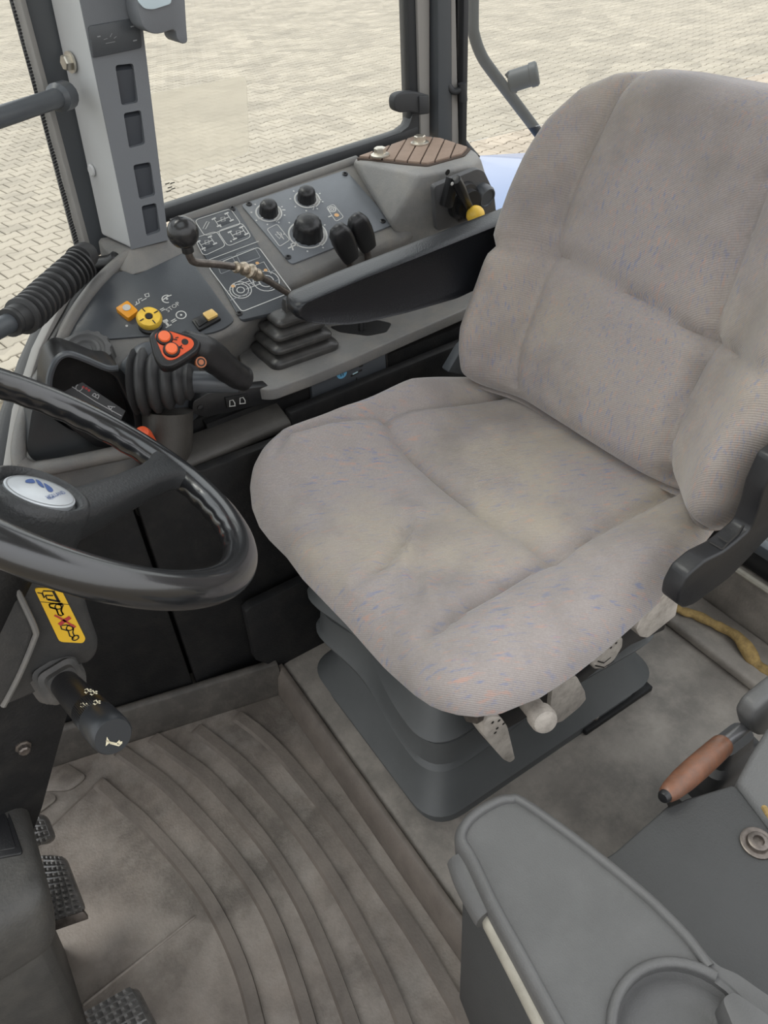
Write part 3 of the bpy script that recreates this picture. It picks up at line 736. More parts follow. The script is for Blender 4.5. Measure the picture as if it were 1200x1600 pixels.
# ---- left fascia controls
mq = [(180, 481), (199, 469), (216, 485), (200, 497)]
hz = obj('square_button', prism(B(), rounded([P1(u, v, .012) for u, v in mq], .003, 3), -P1n * .012), AMBER, f1, bevel=.002, label='amber square push button')
hn = P1n
obj('button_lens', lathe(B(), [(.006, .0), (.006, .0012), (.0001, .0016)], P1(198, 481, .012), P1n, 16), WHITE, f1)
b = B(); disc(b, P1(198, 509, .0036), .002, P1n)
for pts in [[(211, 477), (218, 473), (216, 468), (222, 466)], [(221, 470), (229, 466)], [(214, 476), (213, 471)], [(228, 464), (226, 460), (232, 458), (233, 463), (229, 464)], [(250, 484), (256, 481)], [(252, 486), (258, 483)],
            [(267, 502), (274, 498)], [(269, 504), (276, 500)]]: line(b, pts, .0016)
for (cx, cy) in [(261, 467), (283, 492)]:
    e = unit(P1(cx + 10, cy - 4) - P1(cx, cy)); ribbon(b, arc(P1(cx, cy, PO), .0075, P1n, .8 if cx < 270 else 0, 4.6 if cx < 270 else 6.28, 16, e1=e), .0018, P1n); disc(b, P1(cx, cy, PO), .0018, P1n)
line(b, [(254, 469), (262, 463), (268, 461)], .002); line(b, [(255, 503), (262, 500)], .0055); line(b, [(258, 502), (264, 510)], .0035); line(b, [(259, 512), (268, 507)], .002)
exx = unit(P1(276, 471) - P1(259, 482)); eyy = np.cross(P1n, exx)
text(b, 'STOP', P1(270, 479.5, PO), exx, eyy, .0105)
print_obj('white_print', b, WHITE, f1)
pk = P1(235, 509, .003); kax = unit(P1n + V(-.0, -.12, 0))
obj('knob_base', lathe(B(), [(.018, 0), (.018, .005), (.014, .008), (.014, .010)], pk, P1n, 24), BLK, f1)
yk = obj('pull_knob', lathe(B(), [(.012, .006), (.014, .011), (.0185, .015), (.019, .020), (.0165, .0245), (.006, .025), (.0055, .022), (.0001, .022)], pk, kax, 28), YEL, f1, label='round yellow push-pull knob with a dark centre')
obj('knob_centre', lathe(B(), [(.0050, .022), (.0050, .0255), (.0001, .0255)], pk, kax, 12), BLK, yk)
e1_, e2_, ax_ = frame_of(kax)
b = B()
for k in range(4):
    d = math.cos(k * math.pi / 2 + .3) * e1_ + math.sin(k * math.pi / 2 + .3) * e2_
    ribbon(b, [pk + kax * .0256 + d * .009, pk + kax * .0253 + d * .016], .0018, kax)
print_obj('grip_notch', b, INK, yk)
rk = [(299, 499), (332, 484), (346, 497), (311, 516)]
rs = obj('rocker_switch', prism(B(), rounded([P1(u, v, .008) for u, v in rk], .003, 3), -P1n * .008), BLK, f1, bevel=.0015)
obj('switch_cap', prism(B(), rounded([P1(u, v, .0125) for u, v in [(316, 489), (331, 482), (341, 491), (325, 499)]], .002, 3), -P1n * .008), mat('pale_amber_lens', (.70, .47, .16), .3), rs, bevel=.0015)
obj('switch_paddle', prism(B(), rounded([P1(u, v, .0105) for u, v in [(304, 499), (317, 492), (325, 501), (311, 510)]], .002, 3), -P1n * .006), BLK, rs, bevel=.001)
# ---- throttle thumbwheel
kp_ = ATY(139, 562, 1.095); kax = unit(V(-.12, -.42, 1.0))
tw = obj('thumbwheel', lathe(B(), [(.037, -.02), (.037, .018), (.0358, .0222), (.029, .0235), (.027, .0205), (.023, .0205), (.021, .0235), (.017, .0235), (.015, .0205), (.011, .0205), (.010, .0225), (.0001, .0225)], kp_, kax, 72, wob=lambda a, z: .05 * (1 if math.cos(14 * a) > .45 else -.3) if z < .0225 and z > -.03 and not (.0204 < z < .0206) else 0), mat('grey_knob_plastic', (.10, .10, .10), .5, bump=.1, var=.2, vscale=40), cs, sharp=30, label='large ribbed grey thumbwheel')
# ---- gate pod with the C B A scale
YP = .985
pod = [(74, 640), (76, 592), (86, 563), (104, 551), (132, 560), (166, 574), (184, 573), (200, 590), (226, 640), (232, 676), (215, 700), (150, 700)]
gate = [(81, 640), (81, 598), (90, 568), (106, 556), (132, 565), (164, 580), (182, 590), (208, 645), (212, 672), (190, 686), (150, 670)]
po = obj('gate_pod', holed(B(), rounded([ATY(u, v, YP) for u, v in pod], .012, 4), [rounded([ATY(u, v, YP) for u, v in gate], .006, 3)], (0, .06, 0)), BLK, cs, bevel=.006, seg=3)
obj('pod_back', prism(B(), [ATY(u, v, YP + .035) for u, v in [(150 + (a - 150) * 1.04, 620 + (c - 620) * 1.04) for a, c in gate]], (0, .02, 0)), BLKM, cs)
obj('hood_rim', tube(B(), smooth_path([ATY(u, v, YP + .002) for u, v in [(76, 640), (77, 592), (88, 563), (106, 553), (132, 561), (166, 575), (184, 575)]], 5), .0045, 8), FASC, cs)
gn1 = unit(V(-.1, -.75, .55)); g0 = ATY(140, 620, YP + .022)
gp = [(100, 588), (112, 586), (196, 642), (186, 662), (150, 648), (90, 622)]
gpl = obj('gate_scale', prism(B(), [ATP(u, v, g0, gn1) for u, v in gp], -gn1 * .006), mat('gate_plastic', (.032, .032, .034), .45), cs)
b = B(); ex = unit(ATP(175, 634, g0, gn1) - ATP(122, 604, g0, gn1)); ey = np.cross(gn1, ex)
for s, (u, v) in zip('CBA', [(123, 607), (150, 618), (173, 637)]):
    text(b, s, ATP(u, v, g0, gn1) + gn1 * .0008, ey, -ex, .0135)
ribbon(b, [ATP(106, 600, g0 + gn1 * .0006, gn1), ATP(150, 628, g0 + gn1 * .0006, gn1), ATP(190, 650, g0 + gn1 * .0006, gn1)], .0012, gn1)
print_obj('scale_letters', b, mat('grey_lettering', (.42, .42, .42), .6), gpl)
b = B(); 
for (u, v) in [(130, 605), (135, 607), (139, 610)]: disc(b, ATP(u, v, g0 + gn1 * .0008, gn1), .0018, gn1)
print_obj('red_mark', b, REDINK, gpl)
# moulded hump round the joystick boot
bm = B(); c = ATY(225, 600, 1.02)
hp_ = [ATY(u, v, 1.0) for u, v in [(182, 572), (215, 535), (238, 530), (290, 545), (318, 600), (312, 650), (285, 690), (232, 690), (205, 640)]]
hb_ = [p + V(.02, .05, -.03) for p in hp_]
mid = [c + (p - c) * 1.0 for p in hp_]
loft(bm, [hb_, mid, [c + (p - c) * .82 + V(0, -.022, 0) for p in hp_]]); obj('boot_hump', bm, FASC, cs, bevel=.012, seg=3)
obj('corner_body', prism(B(), [V(.225, .985, .475), V(.36, .99, .475), V(.36, .99, .40), V(.205, .985, .40)], (0, .06, 0)), BLKM, cs)
obj('pillar_skin', tube(B(), smooth_path([ATY(262, 640, .975), ATY(262, 690, .965), ATY(255, 750, .955), ATY(250, 800, .95)], 5), .036, 18), mat('skin_plastic', (.045, .041, .036), .5, bump=.2, var=.25, vscale=14), cs)
# ---- smooth dark door of the console below the pod
dr = [(66, 612), (50, 640), (41, 700), (47, 716), (66, 725), (110, 720), (238, 691), (228, 684), (190, 692), (110, 672), (74, 648)]
obj('side_cover', prism(B(), rounded([ATY(u, v, .995) for u, v in dr], .008, 4), (0, .06, 0)), mat('side_cover_plastic', (.035, .038, .041), .42, bump=.08, bscale=500), cs, bevel=.012, seg=3)
obj('lower_body', prism(B(), [ATY(u, v, .985) for u, v in [(30, 730), (240, 698), (262, 690), (262, 770), (160, 810), (30, 850)]], (0, .06, 0)), CONS, cs, bevel=.006)
# socket strip under the shelf
ss = [(302, 627), (325, 615), (440, 600), (440, 625), (322, 652), (300, 646)]
sk = obj('socket_strip', prism(B(), rounded([ATY(u, v, .966) for u, v in ss], .004, 3), (0, .02, 0)), BLK, cs, bevel=.002)
obj('rocker_switch', prism(B(), [ATY(u, v, .962) for u, v in [(352, 622), (388, 616), (391, 631), (355, 638)]], (0, .01, 0)), BLKM, sk, bevel=.001)
b = B()
for (u, v) in [(363, 630), (379, 626)]:
    for pts in [[(-4, 4), (-4, -4), (1, -5), (4, 0), (4, 4)], [(-5, 5), (5, 4)]]: ribbon(b, [ATY(u + x, v + y, .9612) for x, y in pts], .0013, (0, -1, 0))
print_obj('switch_symbol', b, WHITE, sk)
for u, v in [(313, 637), (428, 612)]: obj('screw', lathe(B(), [(.005, 0), (.005, .002), (.0001, .003)], ATY(u, v, .966), (0, -1, 0), 12), BLK, sk)
# decal panel with roman numeral
dp = [(486, 594), (602, 540), (604, 600), (560, 640), (490, 640)]
dpl = obj('decal_panel', prism(B(), rounded([ATY(u, v, .967) for u, v in dp], .003, 3), (0, .01, 0)), FASC, cs, bevel=.001)
b = B(); c = ATY(534, 583, .966); disc(b, c, .0098, (0, -1, 0), 20); print_obj('numeral_disc', b, BLUEP, dpl)
b = B(); text(b, 'II', c + V(0, -.0006, 0), (1, 0, .05), (0, 0, 1), .015)
for x in (-.005, .005): pass
for pts in [[(547, 570), (558, 565)], [(561, 564), (566, 560)], [(548, 577), (553, 574)], [(561, 573), (567, 571)], [(548, 588), (560, 582)], [(561, 580), (566, 578)], [(557, 590), (558, 607)], [(558, 607), (543, 614)], [(558, 607), (574, 597)], [(579, 596), (590, 590)], [(594, 588), (599, 586)], [(532, 614), (539, 610)]]:
    ribbon(b, [ATY(u, v, .9662) for u, v in pts], .0035 if abs(pts[0][0] - pts[1][0]) > 4 else .0022, (0, -1, 0))
print_obj('black_print', b, INK, dpl)
b = B()
for (u0, v0, u1, v1) in [(549, 568, 557, 564), (551, 585, 559, 581), (580, 595, 589, 591)]: ribbon(b, [ATY(u0, v0, .9655), ATY(u1, v1, .9655)], .0024, (0, -1, 0))
print_obj('pale_print', b, mat('pale_cyan_print', (.45, .62, .68), .6), dpl)
obj('panel_joint', tube(B(), [ATY(603, 540, .968), ATY(606, 600, .968)], .0015, 6), INK, cs)
# orange catches below the wheel
for i, (u, v, y, r) in enumerate([(224, 680, .93, .012), (140, 774, .90, .013)]):
    o = obj('release_knob', lathe(B(), [(r, -.03), (r, .0), (r * .8, .008), (.0001, .011)] if i == 0 else [(r * 1.3, -.02), (r * 1.3, 0), (.0001, .004)], ATY(u, v, y), V(-.2, -.4, .9) if i == 0 else V(.3, -.3, .9), 20), ORANGE, cs, label=('orange knob under the joystick boot', 'orange knob low behind the wheel spoke')[i])

# ================================================================== REAR PEDESTAL
pd = thing('rear_pedestal', 'grey moulded pedestal with brown grooved cover behind the knob panel', 'pedestal', (.85, 1.15, .55))
Z7 = .705
tq = [ATZ(553, 249, Z7), ATZ(651, 214, Z7), ATZ(692, 218, Z7), ATZ(742, 234, Z7), ATZ(752, 248, Z7 - .006), ATZ(735, 258, Z7), ATZ(657, 273, Z7)]
lo = [ATY(610, 352, 1.11), ATY(668, 372, 1.115), ATY(668, 372, 1.115) + V(.03, .0, -.12), ATY(778, 335, 1.12) + V(.03, 0, -.12), ATY(778, 335, 1.12), ATY(778, 335, 1.12) + V(0, .18, 0), P1(548, 258, -.02), V(.90, 1.29, .60)]
obj('pedestal_body', hull(B(), tq + lo), PEDM, pd, bevel=.012, seg=3, ang=12)
cz = Z7 + .002
cov = [(556, 247), (650, 213), (690, 217), (736, 232), (726, 243), (668, 259), (632, 256)]
cp = rounded([ATZ(u, v, cz) for u, v in cov], .005, 3)
cv = obj('grooved_cover', prism(B(), cp, (0, 0, -.004)), mat('groove_brown', (.07, .05, .04), .9), pd)
# raised ribs between the grooves, clipped to the cover outline
def clip(poly, p, n):
    out = []
    for i in range(len(poly)):
        a, c = poly[i], poly[(i + 1) % len(poly)]; da, dc = np.dot(a - p, n), np.dot(c - p, n)
        if da >= 0: out.append(a)
        if (da >= 0) != (dc >= 0): out.append(a + (c - a) * da / (da - dc))
    return out
inn = offset_poly([ATZ(u, v, cz) for u, v in cov], .006)
ga = ATZ(630, 254, cz); gb2 = ATZ(648, 222, cz); gdir = unit(gb2 - ga); gnn = V(-gdir[1], gdir[0], 0)
ctr = np.mean(inn, axis=0); ks = [np.dot(p - ctr, gnn) for p in inn]; k0, k1 = min(ks), max(ks); W_ = .0235
n_ = int((k1 - k0) / W_) + 1
for i in range(n_):
    a = k0 + i * W_ + .0012; c = min(a + W_ - .0024, k1 - .0005)
    if c - a < .004: continue
    q = clip(clip(inn, ctr + gnn * a, gnn), ctr + gnn * c, -gnn)
    if len(q) >= 3: obj('rib', prism(B(), [p + V(0, 0, .0035) for p in q], (0, 0, -.004)), BOARD, cv, bevel=.0008)
for u, v in [(594, 243), (656, 224)]:
    p = ATZ(u, v, cz + .004)
    bo = obj('bolt', lathe(B(), [(.0165, 0), (.0165, .0022), (.013, .004), (.0001, .004)], p, (0, 0, 1), 24), STEEL, pd, sharp=30)
    obj('hex_head', lathe(B(), [(.0105, .004), (.0105, .012), (.009, .0135), (.0001, .0135)], p, (0, 0, 1), 6), STEEL, bo, sharp=20)
# valve panel on the near face
vA = tq[6]; vn_ = unit(np.cross(tq[4] - vA, lo[1] - vA)); vn_ = vn_ if vn_[1] < 0 else -vn_
vo_ = max(np.dot(p - vA, vn_) for p in tq + lo)
def AV(u, v, off=0.0): return ATP(u, v, vA + vn_ * (off + vo_), vn_)
vq = [(678, 292), (746, 264), (757, 268), (772, 300), (776, 335), (683, 362)]
vl = obj('valve_panel', prism(B(), rounded([AV(u, v, .003) for u, v in vq], .008, 4), -vn_ * .01), mat('valve_panel_plastic', (.075, .075, .077), .5, bump=.15, var=.15), pd, bevel=.002)
obj('hole_plug', lathe(B(), [(.0048, 0), (.0048, .001), (.0001, .0012)], AV(699, 269, .001), vn_, 12), BLK, pd)
c = AV(722, 312, .003)
obj('dial', lathe(B(), [(.032, 0), (.030, .008), (.024, .010), (.024, .020), (.0001, .021)], c, vn_, 28), BLK, vl)
p0, p1 = AV(712, 280, .033), AV(734, 326, .03)
bm = B(); tube(bm, [p0, p0 * .7 + p1 * .3, p1], [.0085, .0095, .007], 8); obj('dial_lever', bm, BLK, vl, bevel=.001)
p2 = AV(699, 322, .02)
obj('dial_bracket', prism(B(), rounded([p0 + V(-.008, 0, .004), p0 + V(.004, 0, -.01), AV(708, 323, .02), p2 + V(.006, 0, -.006), p2 + V(-.006, 0, 0)], .003, 3), (0, .014, 0)), BLK, vl, bevel=.002)
obj('dial_pin', lathe(B(), [(.0028, 0), (.0028, .0012), (.0001, .0018)], AV(706, 287, .048), vn_, 10), WHITE, vl)
c = AV(750, 302, .003)
obj('round_cap', lathe(B(), [(.019, 0), (.019, .016), (.0165, .020), (.014, .020), (.013, .018), (.0001, .018)], c, vn_, 26), FASC, vl)
ky = thing('yellow_ball_knob', 'yellow ball knob on a stalk under the pedestal dial', 'knob', tuple(ATY(743, 336, 1.015)))
obj('ball', ball(B(), ATY(743, 336, 1.015), .0155), YEL, ky)
obj('stalk', tube(B(), [ATY(743, 336, 1.015), ATY(743, 336, 1.015) + V(.012, .09, -.04)], .005, 10), DSTEEL, ky)
# blue mudguard and outside rail
fd = obj('mudguard', loft(B(), [[V(x, 1.38 + .0, z - .0) + V(0, yy, -.02 * yy) for yy in (.0, .4)] + [V(x, 1.78, z - .30), V(x, 1.38, z - .30)] for x, z in ((1.02, .28), (1.08, .40), (1.16, .46), (1.4, .48), (1.8, .42))]), BLUEF, bevel=.02, seg=3)
tag(fd, 'light blue rear mudguard outside behind the pedestal', 'mudguard')
rl = thing('outside_rail', 'bent dark tubular rail outside with a round reflector', 'rail', (1.25, 1.5, .55))
rp = [ATY(740, -60, 1.5), ATY(739, 30, 1.5), ATY(741, 55, 1.5), ATY(752, 86, 1.5), ATY(770, 113, 1.5), ATY(828, 190, 1.5), ATY(872, 250, 1.5)]
obj('tube', tube(B(), smooth_path(rp, 6), .0125, 14), RAILM, rl)
ra = ATY(797, 128, 1.50); rb = ra + unit(ATY(828, 118, 1.47) - ra) * .052
lm = obj('reflector_body', lathe(B(), [(.013, -.004), (.023, 0), (.023, .045), (.0255, .047), (.0255, .060), (.022, .064), (.0001, .064)], ra, rb - ra, 24), RAILM, rl, sharp=30)
obj('clamp', tube(B(), [ra + V(-.012, 0, .02), ra + V(.0, -.014, 0), ra + V(.016, 0, -.022)], .006, 8), RAILM, rl)
# ================================================================== CONSOLE LEVERS
# ball-knob lever
bl_ = thing('ball_knob_lever', 'cranked steel lever with black ball knob and pleated square boot', 'lever', tuple(ATZ(461, 555, ZS)))
bc = ATY(286, 363, .985)
pth = [ATY(461, 500, 1.05), ATY(460, 468, 1.045), ATY(440, 452, 1.04), ATY(412, 435, 1.032), ATY(385, 421, 1.02), ATY(340, 413, 1.005), ATY(306, 410, .992), ATY(297, 402, .988), ATY(293, 388, .986)]
obj('rod', tube(B(), smooth_path(pth, 6), .0052, 12), DSTEEL, bl_)
obj('joint', tube(B(), smooth_path([ATY(366, 417, 1.012), ATY(376, 419, 1.016), ATY(385, 420.5, 1.02), ATY(392, 424, 1.022), ATY(400, 428.5, 1.026), ATY(408, 433, 1.03)], 3), [.0062, .0085, .0072, .0066, .0095, .0098, .0068, .0066, .0105, .0112, .0078, .0072, .0092, .0095, .0070, .0062][:16], 12), BRASS, bl_)
obj('ball_knob', ball(B(), bc, .0205, 28), mat('ball_black', (.022, .022, .023), .22, var=.2), bl_)
obj('rod_collar', lathe(B(), [(.008, -.004), (.0075, .012), (.0055, .016)], ATY(293, 389, .986), bc - ATY(293, 389, .986), 14), BLK, bl_)
c = ATZ(461, 545, ZS)
def sq_boot(c, sizes, zs, r=.3):
    rings = []
    for s, z in zip(sizes, zs):
        q = rounded([c + V(-s, -s * .78, z), c + V(s, -s * .78, z), c + V(s, s * .78, z), c + V(-s, s * .78, z)], s * r, 5); rings.append(q)
    return loft(B(), rings)
S = [.061, .062, .060, .052, .044, .044, .053, .054, .052, .044, .036, .036, .045, .046, .044, .036, .028, .028, .034, .035, .033, .025, .010, .009, .007]
Zs = [0, .007, .0105, .014, .017, .020, .0215, .0255, .029, .0325, .0355, .038, .0395, .0435, .047, .0505, .053, .056, .0575, .0615, .065, .068, .070, .082, .088]
obj('lever_boot', sq_boot(c, S, Zs), mat('boot_rubber', (.035, .034, .033), .36, var=.3, vscale=30, dust=(.09, .08, .07), dustamt=.4), bl_, sharp=50)
# paddles
for i, (q0, q1, y) in enumerate([((527, 355), (550, 408), 1.06), ((555, 338), (578, 393), 1.075)]):
    pl_ = thing('paddle_lever', ('black paddle lever nearer the knob panel graphic, front of the pair', 'black paddle lever rear of the pair, beside the panel screw')[i], 'lever', tuple(ATY(*q1, y)), 'paired black paddle levers')
    a, c = ATY(*q0, y), ATY(q1[0], q1[1], y + .02)
    dirv = unit(c - a)
    bm = B(); P = [a + dirv * t for t in (-.002, .004, .014, .03, .05, .072)]
    e1, e2, _ = frame_of(dirv)
    wv = unit(V(1, 0, .0) - dirv * dirv[0]); hv = np.cross(dirv, wv)
    rings = []
    for p, w, h in zip(P, (.005, .0125, .0175, .0185, .0175, .014), (.005, .0105, .0135, .014, .013, .010)):
        rings.append([p + wv * w * (abs(math.cos(2 * math.pi * k / 16)) ** .6 * np.sign(math.cos(2 * math.pi * k / 16))) + hv * h * (abs(math.sin(2 * math.pi * k / 16)) ** .6 * np.sign(math.sin(2 * math.pi * k / 16))) for k in range(16)])
    loft(bm, rings); obj('paddle', bm, BLK, pl_, sharp=60)
    obj('stem', tube(B(), [P[-1] - dirv * .01, P[-1] + V(.01, .02, -.05)], .006, 8), DSTEEL, pl_)
# multifunction joystick
js = thing('joystick', 'black angled joystick with orange triangular button plate and ribbed boot', 'joystick', tuple(ATY(225, 640, .96)))
ja, jb = ATY(206, 597, .985), ATY(322, 597, .935)
jd = jb - ja; L_ = np.linalg.norm(jd); prof = []
rs_ = [(.036, 0), (.046, .05), (.038, .10), (.047, .16), (.047, .20), (.036, .25), (.044, .33), (.043, .37), (.033, .42), (.039, .49), (.038, .53), (.028, .58), (.033, .64), (.032, .67), (.024, .72), (.026, .78), (.020, .82), (.0165, .84)]
obj('boot', lathe(B(), [(r, h * L_) for r, h in rs_], ja, jd, 32), RUB, js, sharp=70)
obj('stem', tube(B(), [ja + jd * .8, jb, ATY(372, 600, .92)], [.0155, .0155, .013], 16), FASC, js)
gp_ = [ATY(384, 592, .915), ATY(372, 588, .912), ATY(352, 574, .905), ATY(330, 556, .897), ATY(310, 546, .893), ATY(285, 540, .892)]
bm = tube(B(), smooth_path(gp_, 5), [.008] + [.0175 + .001 * math.sin(i) * 0 for i in range(4)] + [.0185] * 4 + [.0195] * 4 + [.021] * 4 + [.0215] * 4 + [.020] * 4 + [.018] * 1, 18, flat=1.0)
obj('hand_grip', bm, BLK, js)
hn_ = unit(V(-.05, -.62, .78)); h0 = ATY(272, 541, .872)
head = [(232, 522), (240, 514), (262, 513), (300, 521), (316, 533), (312, 546), (290, 562), (268, 574), (252, 574), (240, 556)]
hp3 = rounded([ATP(u, v, h0, hn_) for u, v in head], .006, 3)
hc = np.mean(hp3, axis=0)
bm = loft(B(), [[hc + (p - hc) * .62 - hn_ * .034 for p in hp3], [hc + (p - hc) * .94 - hn_ * .018 for p in hp3], [p - hn_ * .005 for p in hp3], [hc + (p - hc) * .93 for p in hp3]])
obj('head', bm, BLK, js, bevel=.003, seg=2)
pq = [(241, 523), (250, 517), (266, 517), (300, 529), (304, 537), (300, 544), (274, 561), (262, 563), (254, 555)]
pl_ = obj('button_plate', prism(B(), rounded([ATP(u, v, h0 + hn_ * .0015, hn_) for u, v in pq], .004, 3), -hn_ * .003), ORANGE, js, bevel=.0006)
for u, v in [(257, 528), (268, 547)]:
    p = ATP(u, v, h0 + hn_ * .0015, hn_)
    obj('button_collar', lathe(B(), [(.0105, 0), (.0095, .003), (.008, .003)], p, hn_, 20), BLK, pl_)
    obj('push_button', lathe(B(), [(.0075, .002), (.0075, .005), (.0065, .0064), (.0001, .0066)], p, hn_, 20), ORANGEB, pl_)
b = B(); disc(b, ATP(289, 534, h0 + hn_ * .002, hn_), .0042, hn_)
for pts in [[(271, 530), (277, 531)], [(274, 528), (279, 527)], [(280, 541), (286, 545)], [(281, 545), (284, 539)]]: ribbon(b, [ATP(u, v, h0 + hn_ * .002, hn_) for u, v in pts], .0015, hn_)
print_obj('black_print', b, INK, pl_)
sp_ = ATY(314, 566, .862)
sbn = unit(V(.05, -.8, .45))
obj('side_button_well', lathe(B(), [(.0052, -.003), (.0052, .0006), (.0001, .0006)], sp_, sbn, 18), INK, js)
obj('side_button', lathe(B(), [(.0070, -.004), (.0070, .001), (.0055, .0012), (.0053, .0)], sp_, sbn, 22), mat('dull_orange', (.40, .13, .05), .5), js)
obj('side_button_centre', lathe(B(), [(.0034, -.004), (.0034, .0012), (.0001, .0012)], sp_, sbn, 18), MATS['dull_orange'], js)
# corrugated hose
ho = thing('corrugated_hose', 'thick black corrugated hose beside the front quarter window', 'hose', tuple(ATY(75, 470, 1.12)))
hpts = smooth_path([ATY(128, 412, 1.185), ATY(105, 432, 1.165), ATY(72, 462, 1.12), ATY(44, 488, 1.075), ATY(12, 506, 1.04)], 30)
rad = [.0215 + .003 * (1 if (i % 8) < 4 else -1) if i < 100 else .019 for i in range(len(hpts))]
obj('pleated_sleeve', tube(B(), hpts[:112], rad[:112], 24), RUB, ho, sharp=40)
obj('cuff', tube(B(), hpts[104:118], .0185, 24), RUB, ho, sharp=40)
obj('pipe', tube(B(), [hpts[108], ATY(12, 506, 1.04), ATY(-30, 528, 1.0), ATY(-90, 560, .95)], .0125, 20), STEELP, ho)
obj('top_cuff', tube(B(), [ATY(122, 405, 1.195), ATY(134, 398, 1.23)], .019, 18), RUB, ho)
# ================================================================== DRIVER SEAT
st = thing('driver_seat', 'grey-mauve cloth driver seat with dark grey bellows base and black armrest', 'seat', (.54, .63, 0))
# bellows suspension
X0, X1, Y0, Y1 = .322, .772, .458, .806
def rrect(ins, z, r=.055, cave=0.0):
    q = rounded([V(X0 + ins, Y0 + ins, z), V(X1 - ins, Y0 + ins, z), V(X1 - ins, Y1 - ins, z), V(X0 + ins, Y1 - ins, z)], r, 8)
    out = []
    for i in range(len(q)):
        a, c = q[i], q[(i + 1) % len(q)]; n = max(1, int(np.linalg.norm(c - a) / .03)) if np.linalg.norm(c - a) > .05 else 1
        for k in range(12 if n > 1 else 1): out.append(a + (c - a) * k / (12 if n > 1 else 1))
    res = []
    for p in out:
        p = p.copy()
        if p[0] < X0 + ins + .01: p[0] += cave * math.exp(-((p[1] - .66) / .085) ** 2)
        if p[1] < Y0 + ins + .01: p[1] += cave * .6 * math.exp(-((p[0] - .56) / .12) ** 2)
        res.append(p)
    return res
ring = [(0, 0, 0), (0, .023, 0), (.002, .027, 0), (.04, .029, 0), (.04, .036, 0), (-.008, .038, 0), (-.011, .043, 0), (-.006, .05, 0), (.012, .085, .003), (.030, .124, .008), (.06, .131, .008), (.06, .139, .010),
        (-.002, .142, .014), (-.005, .149, .016), (.000, .156, .018), (.004, .196, .030), (.045, .205, .030), (.045, .217, .028), (-.006, .221, .026), (-.009, .228, .026), (-.002, .237, .028), (.02, .29, .034), (.04, .33, .034)]
bm = loft(B(), [rrect(i, z, .055, c) for i, z, c in ring]); obj('suspension_bellows', bm, BELL, st, sharp=32)
obj('base_plate', prism(B(), [V(.62, .45, .0), V(.775, .45, .0), V(.775, .47, .0), V(.62, .47, .0)], (0, 0, .012)), BLKM, st, bevel=.003)
obj('floor_bolt', lathe(B(), [(.009, 0), (.009, .006), (.006, .010), (.0001, .010)], ATZ(926, 1118, .02), V(0, -.6, .8), 8), DSTEEL, st)
obj('seat_pan', prism(B(), rounded([V(.345, .405, .325), V(.74, .405, .325), V(.74, .80, .325), V(.345, .80, .325)], .04, 5), (0, 0, .05)), BLK, st, bevel=.008)
obj('pan_skirt', prism(B(), rounded([V(.40, .425, .25), V(.73, .425, .25), V(.73, .83, .25), V(.40, .83, .25)], .03, 4), (0, 0, .08)), BLKM, st, bevel=.006)

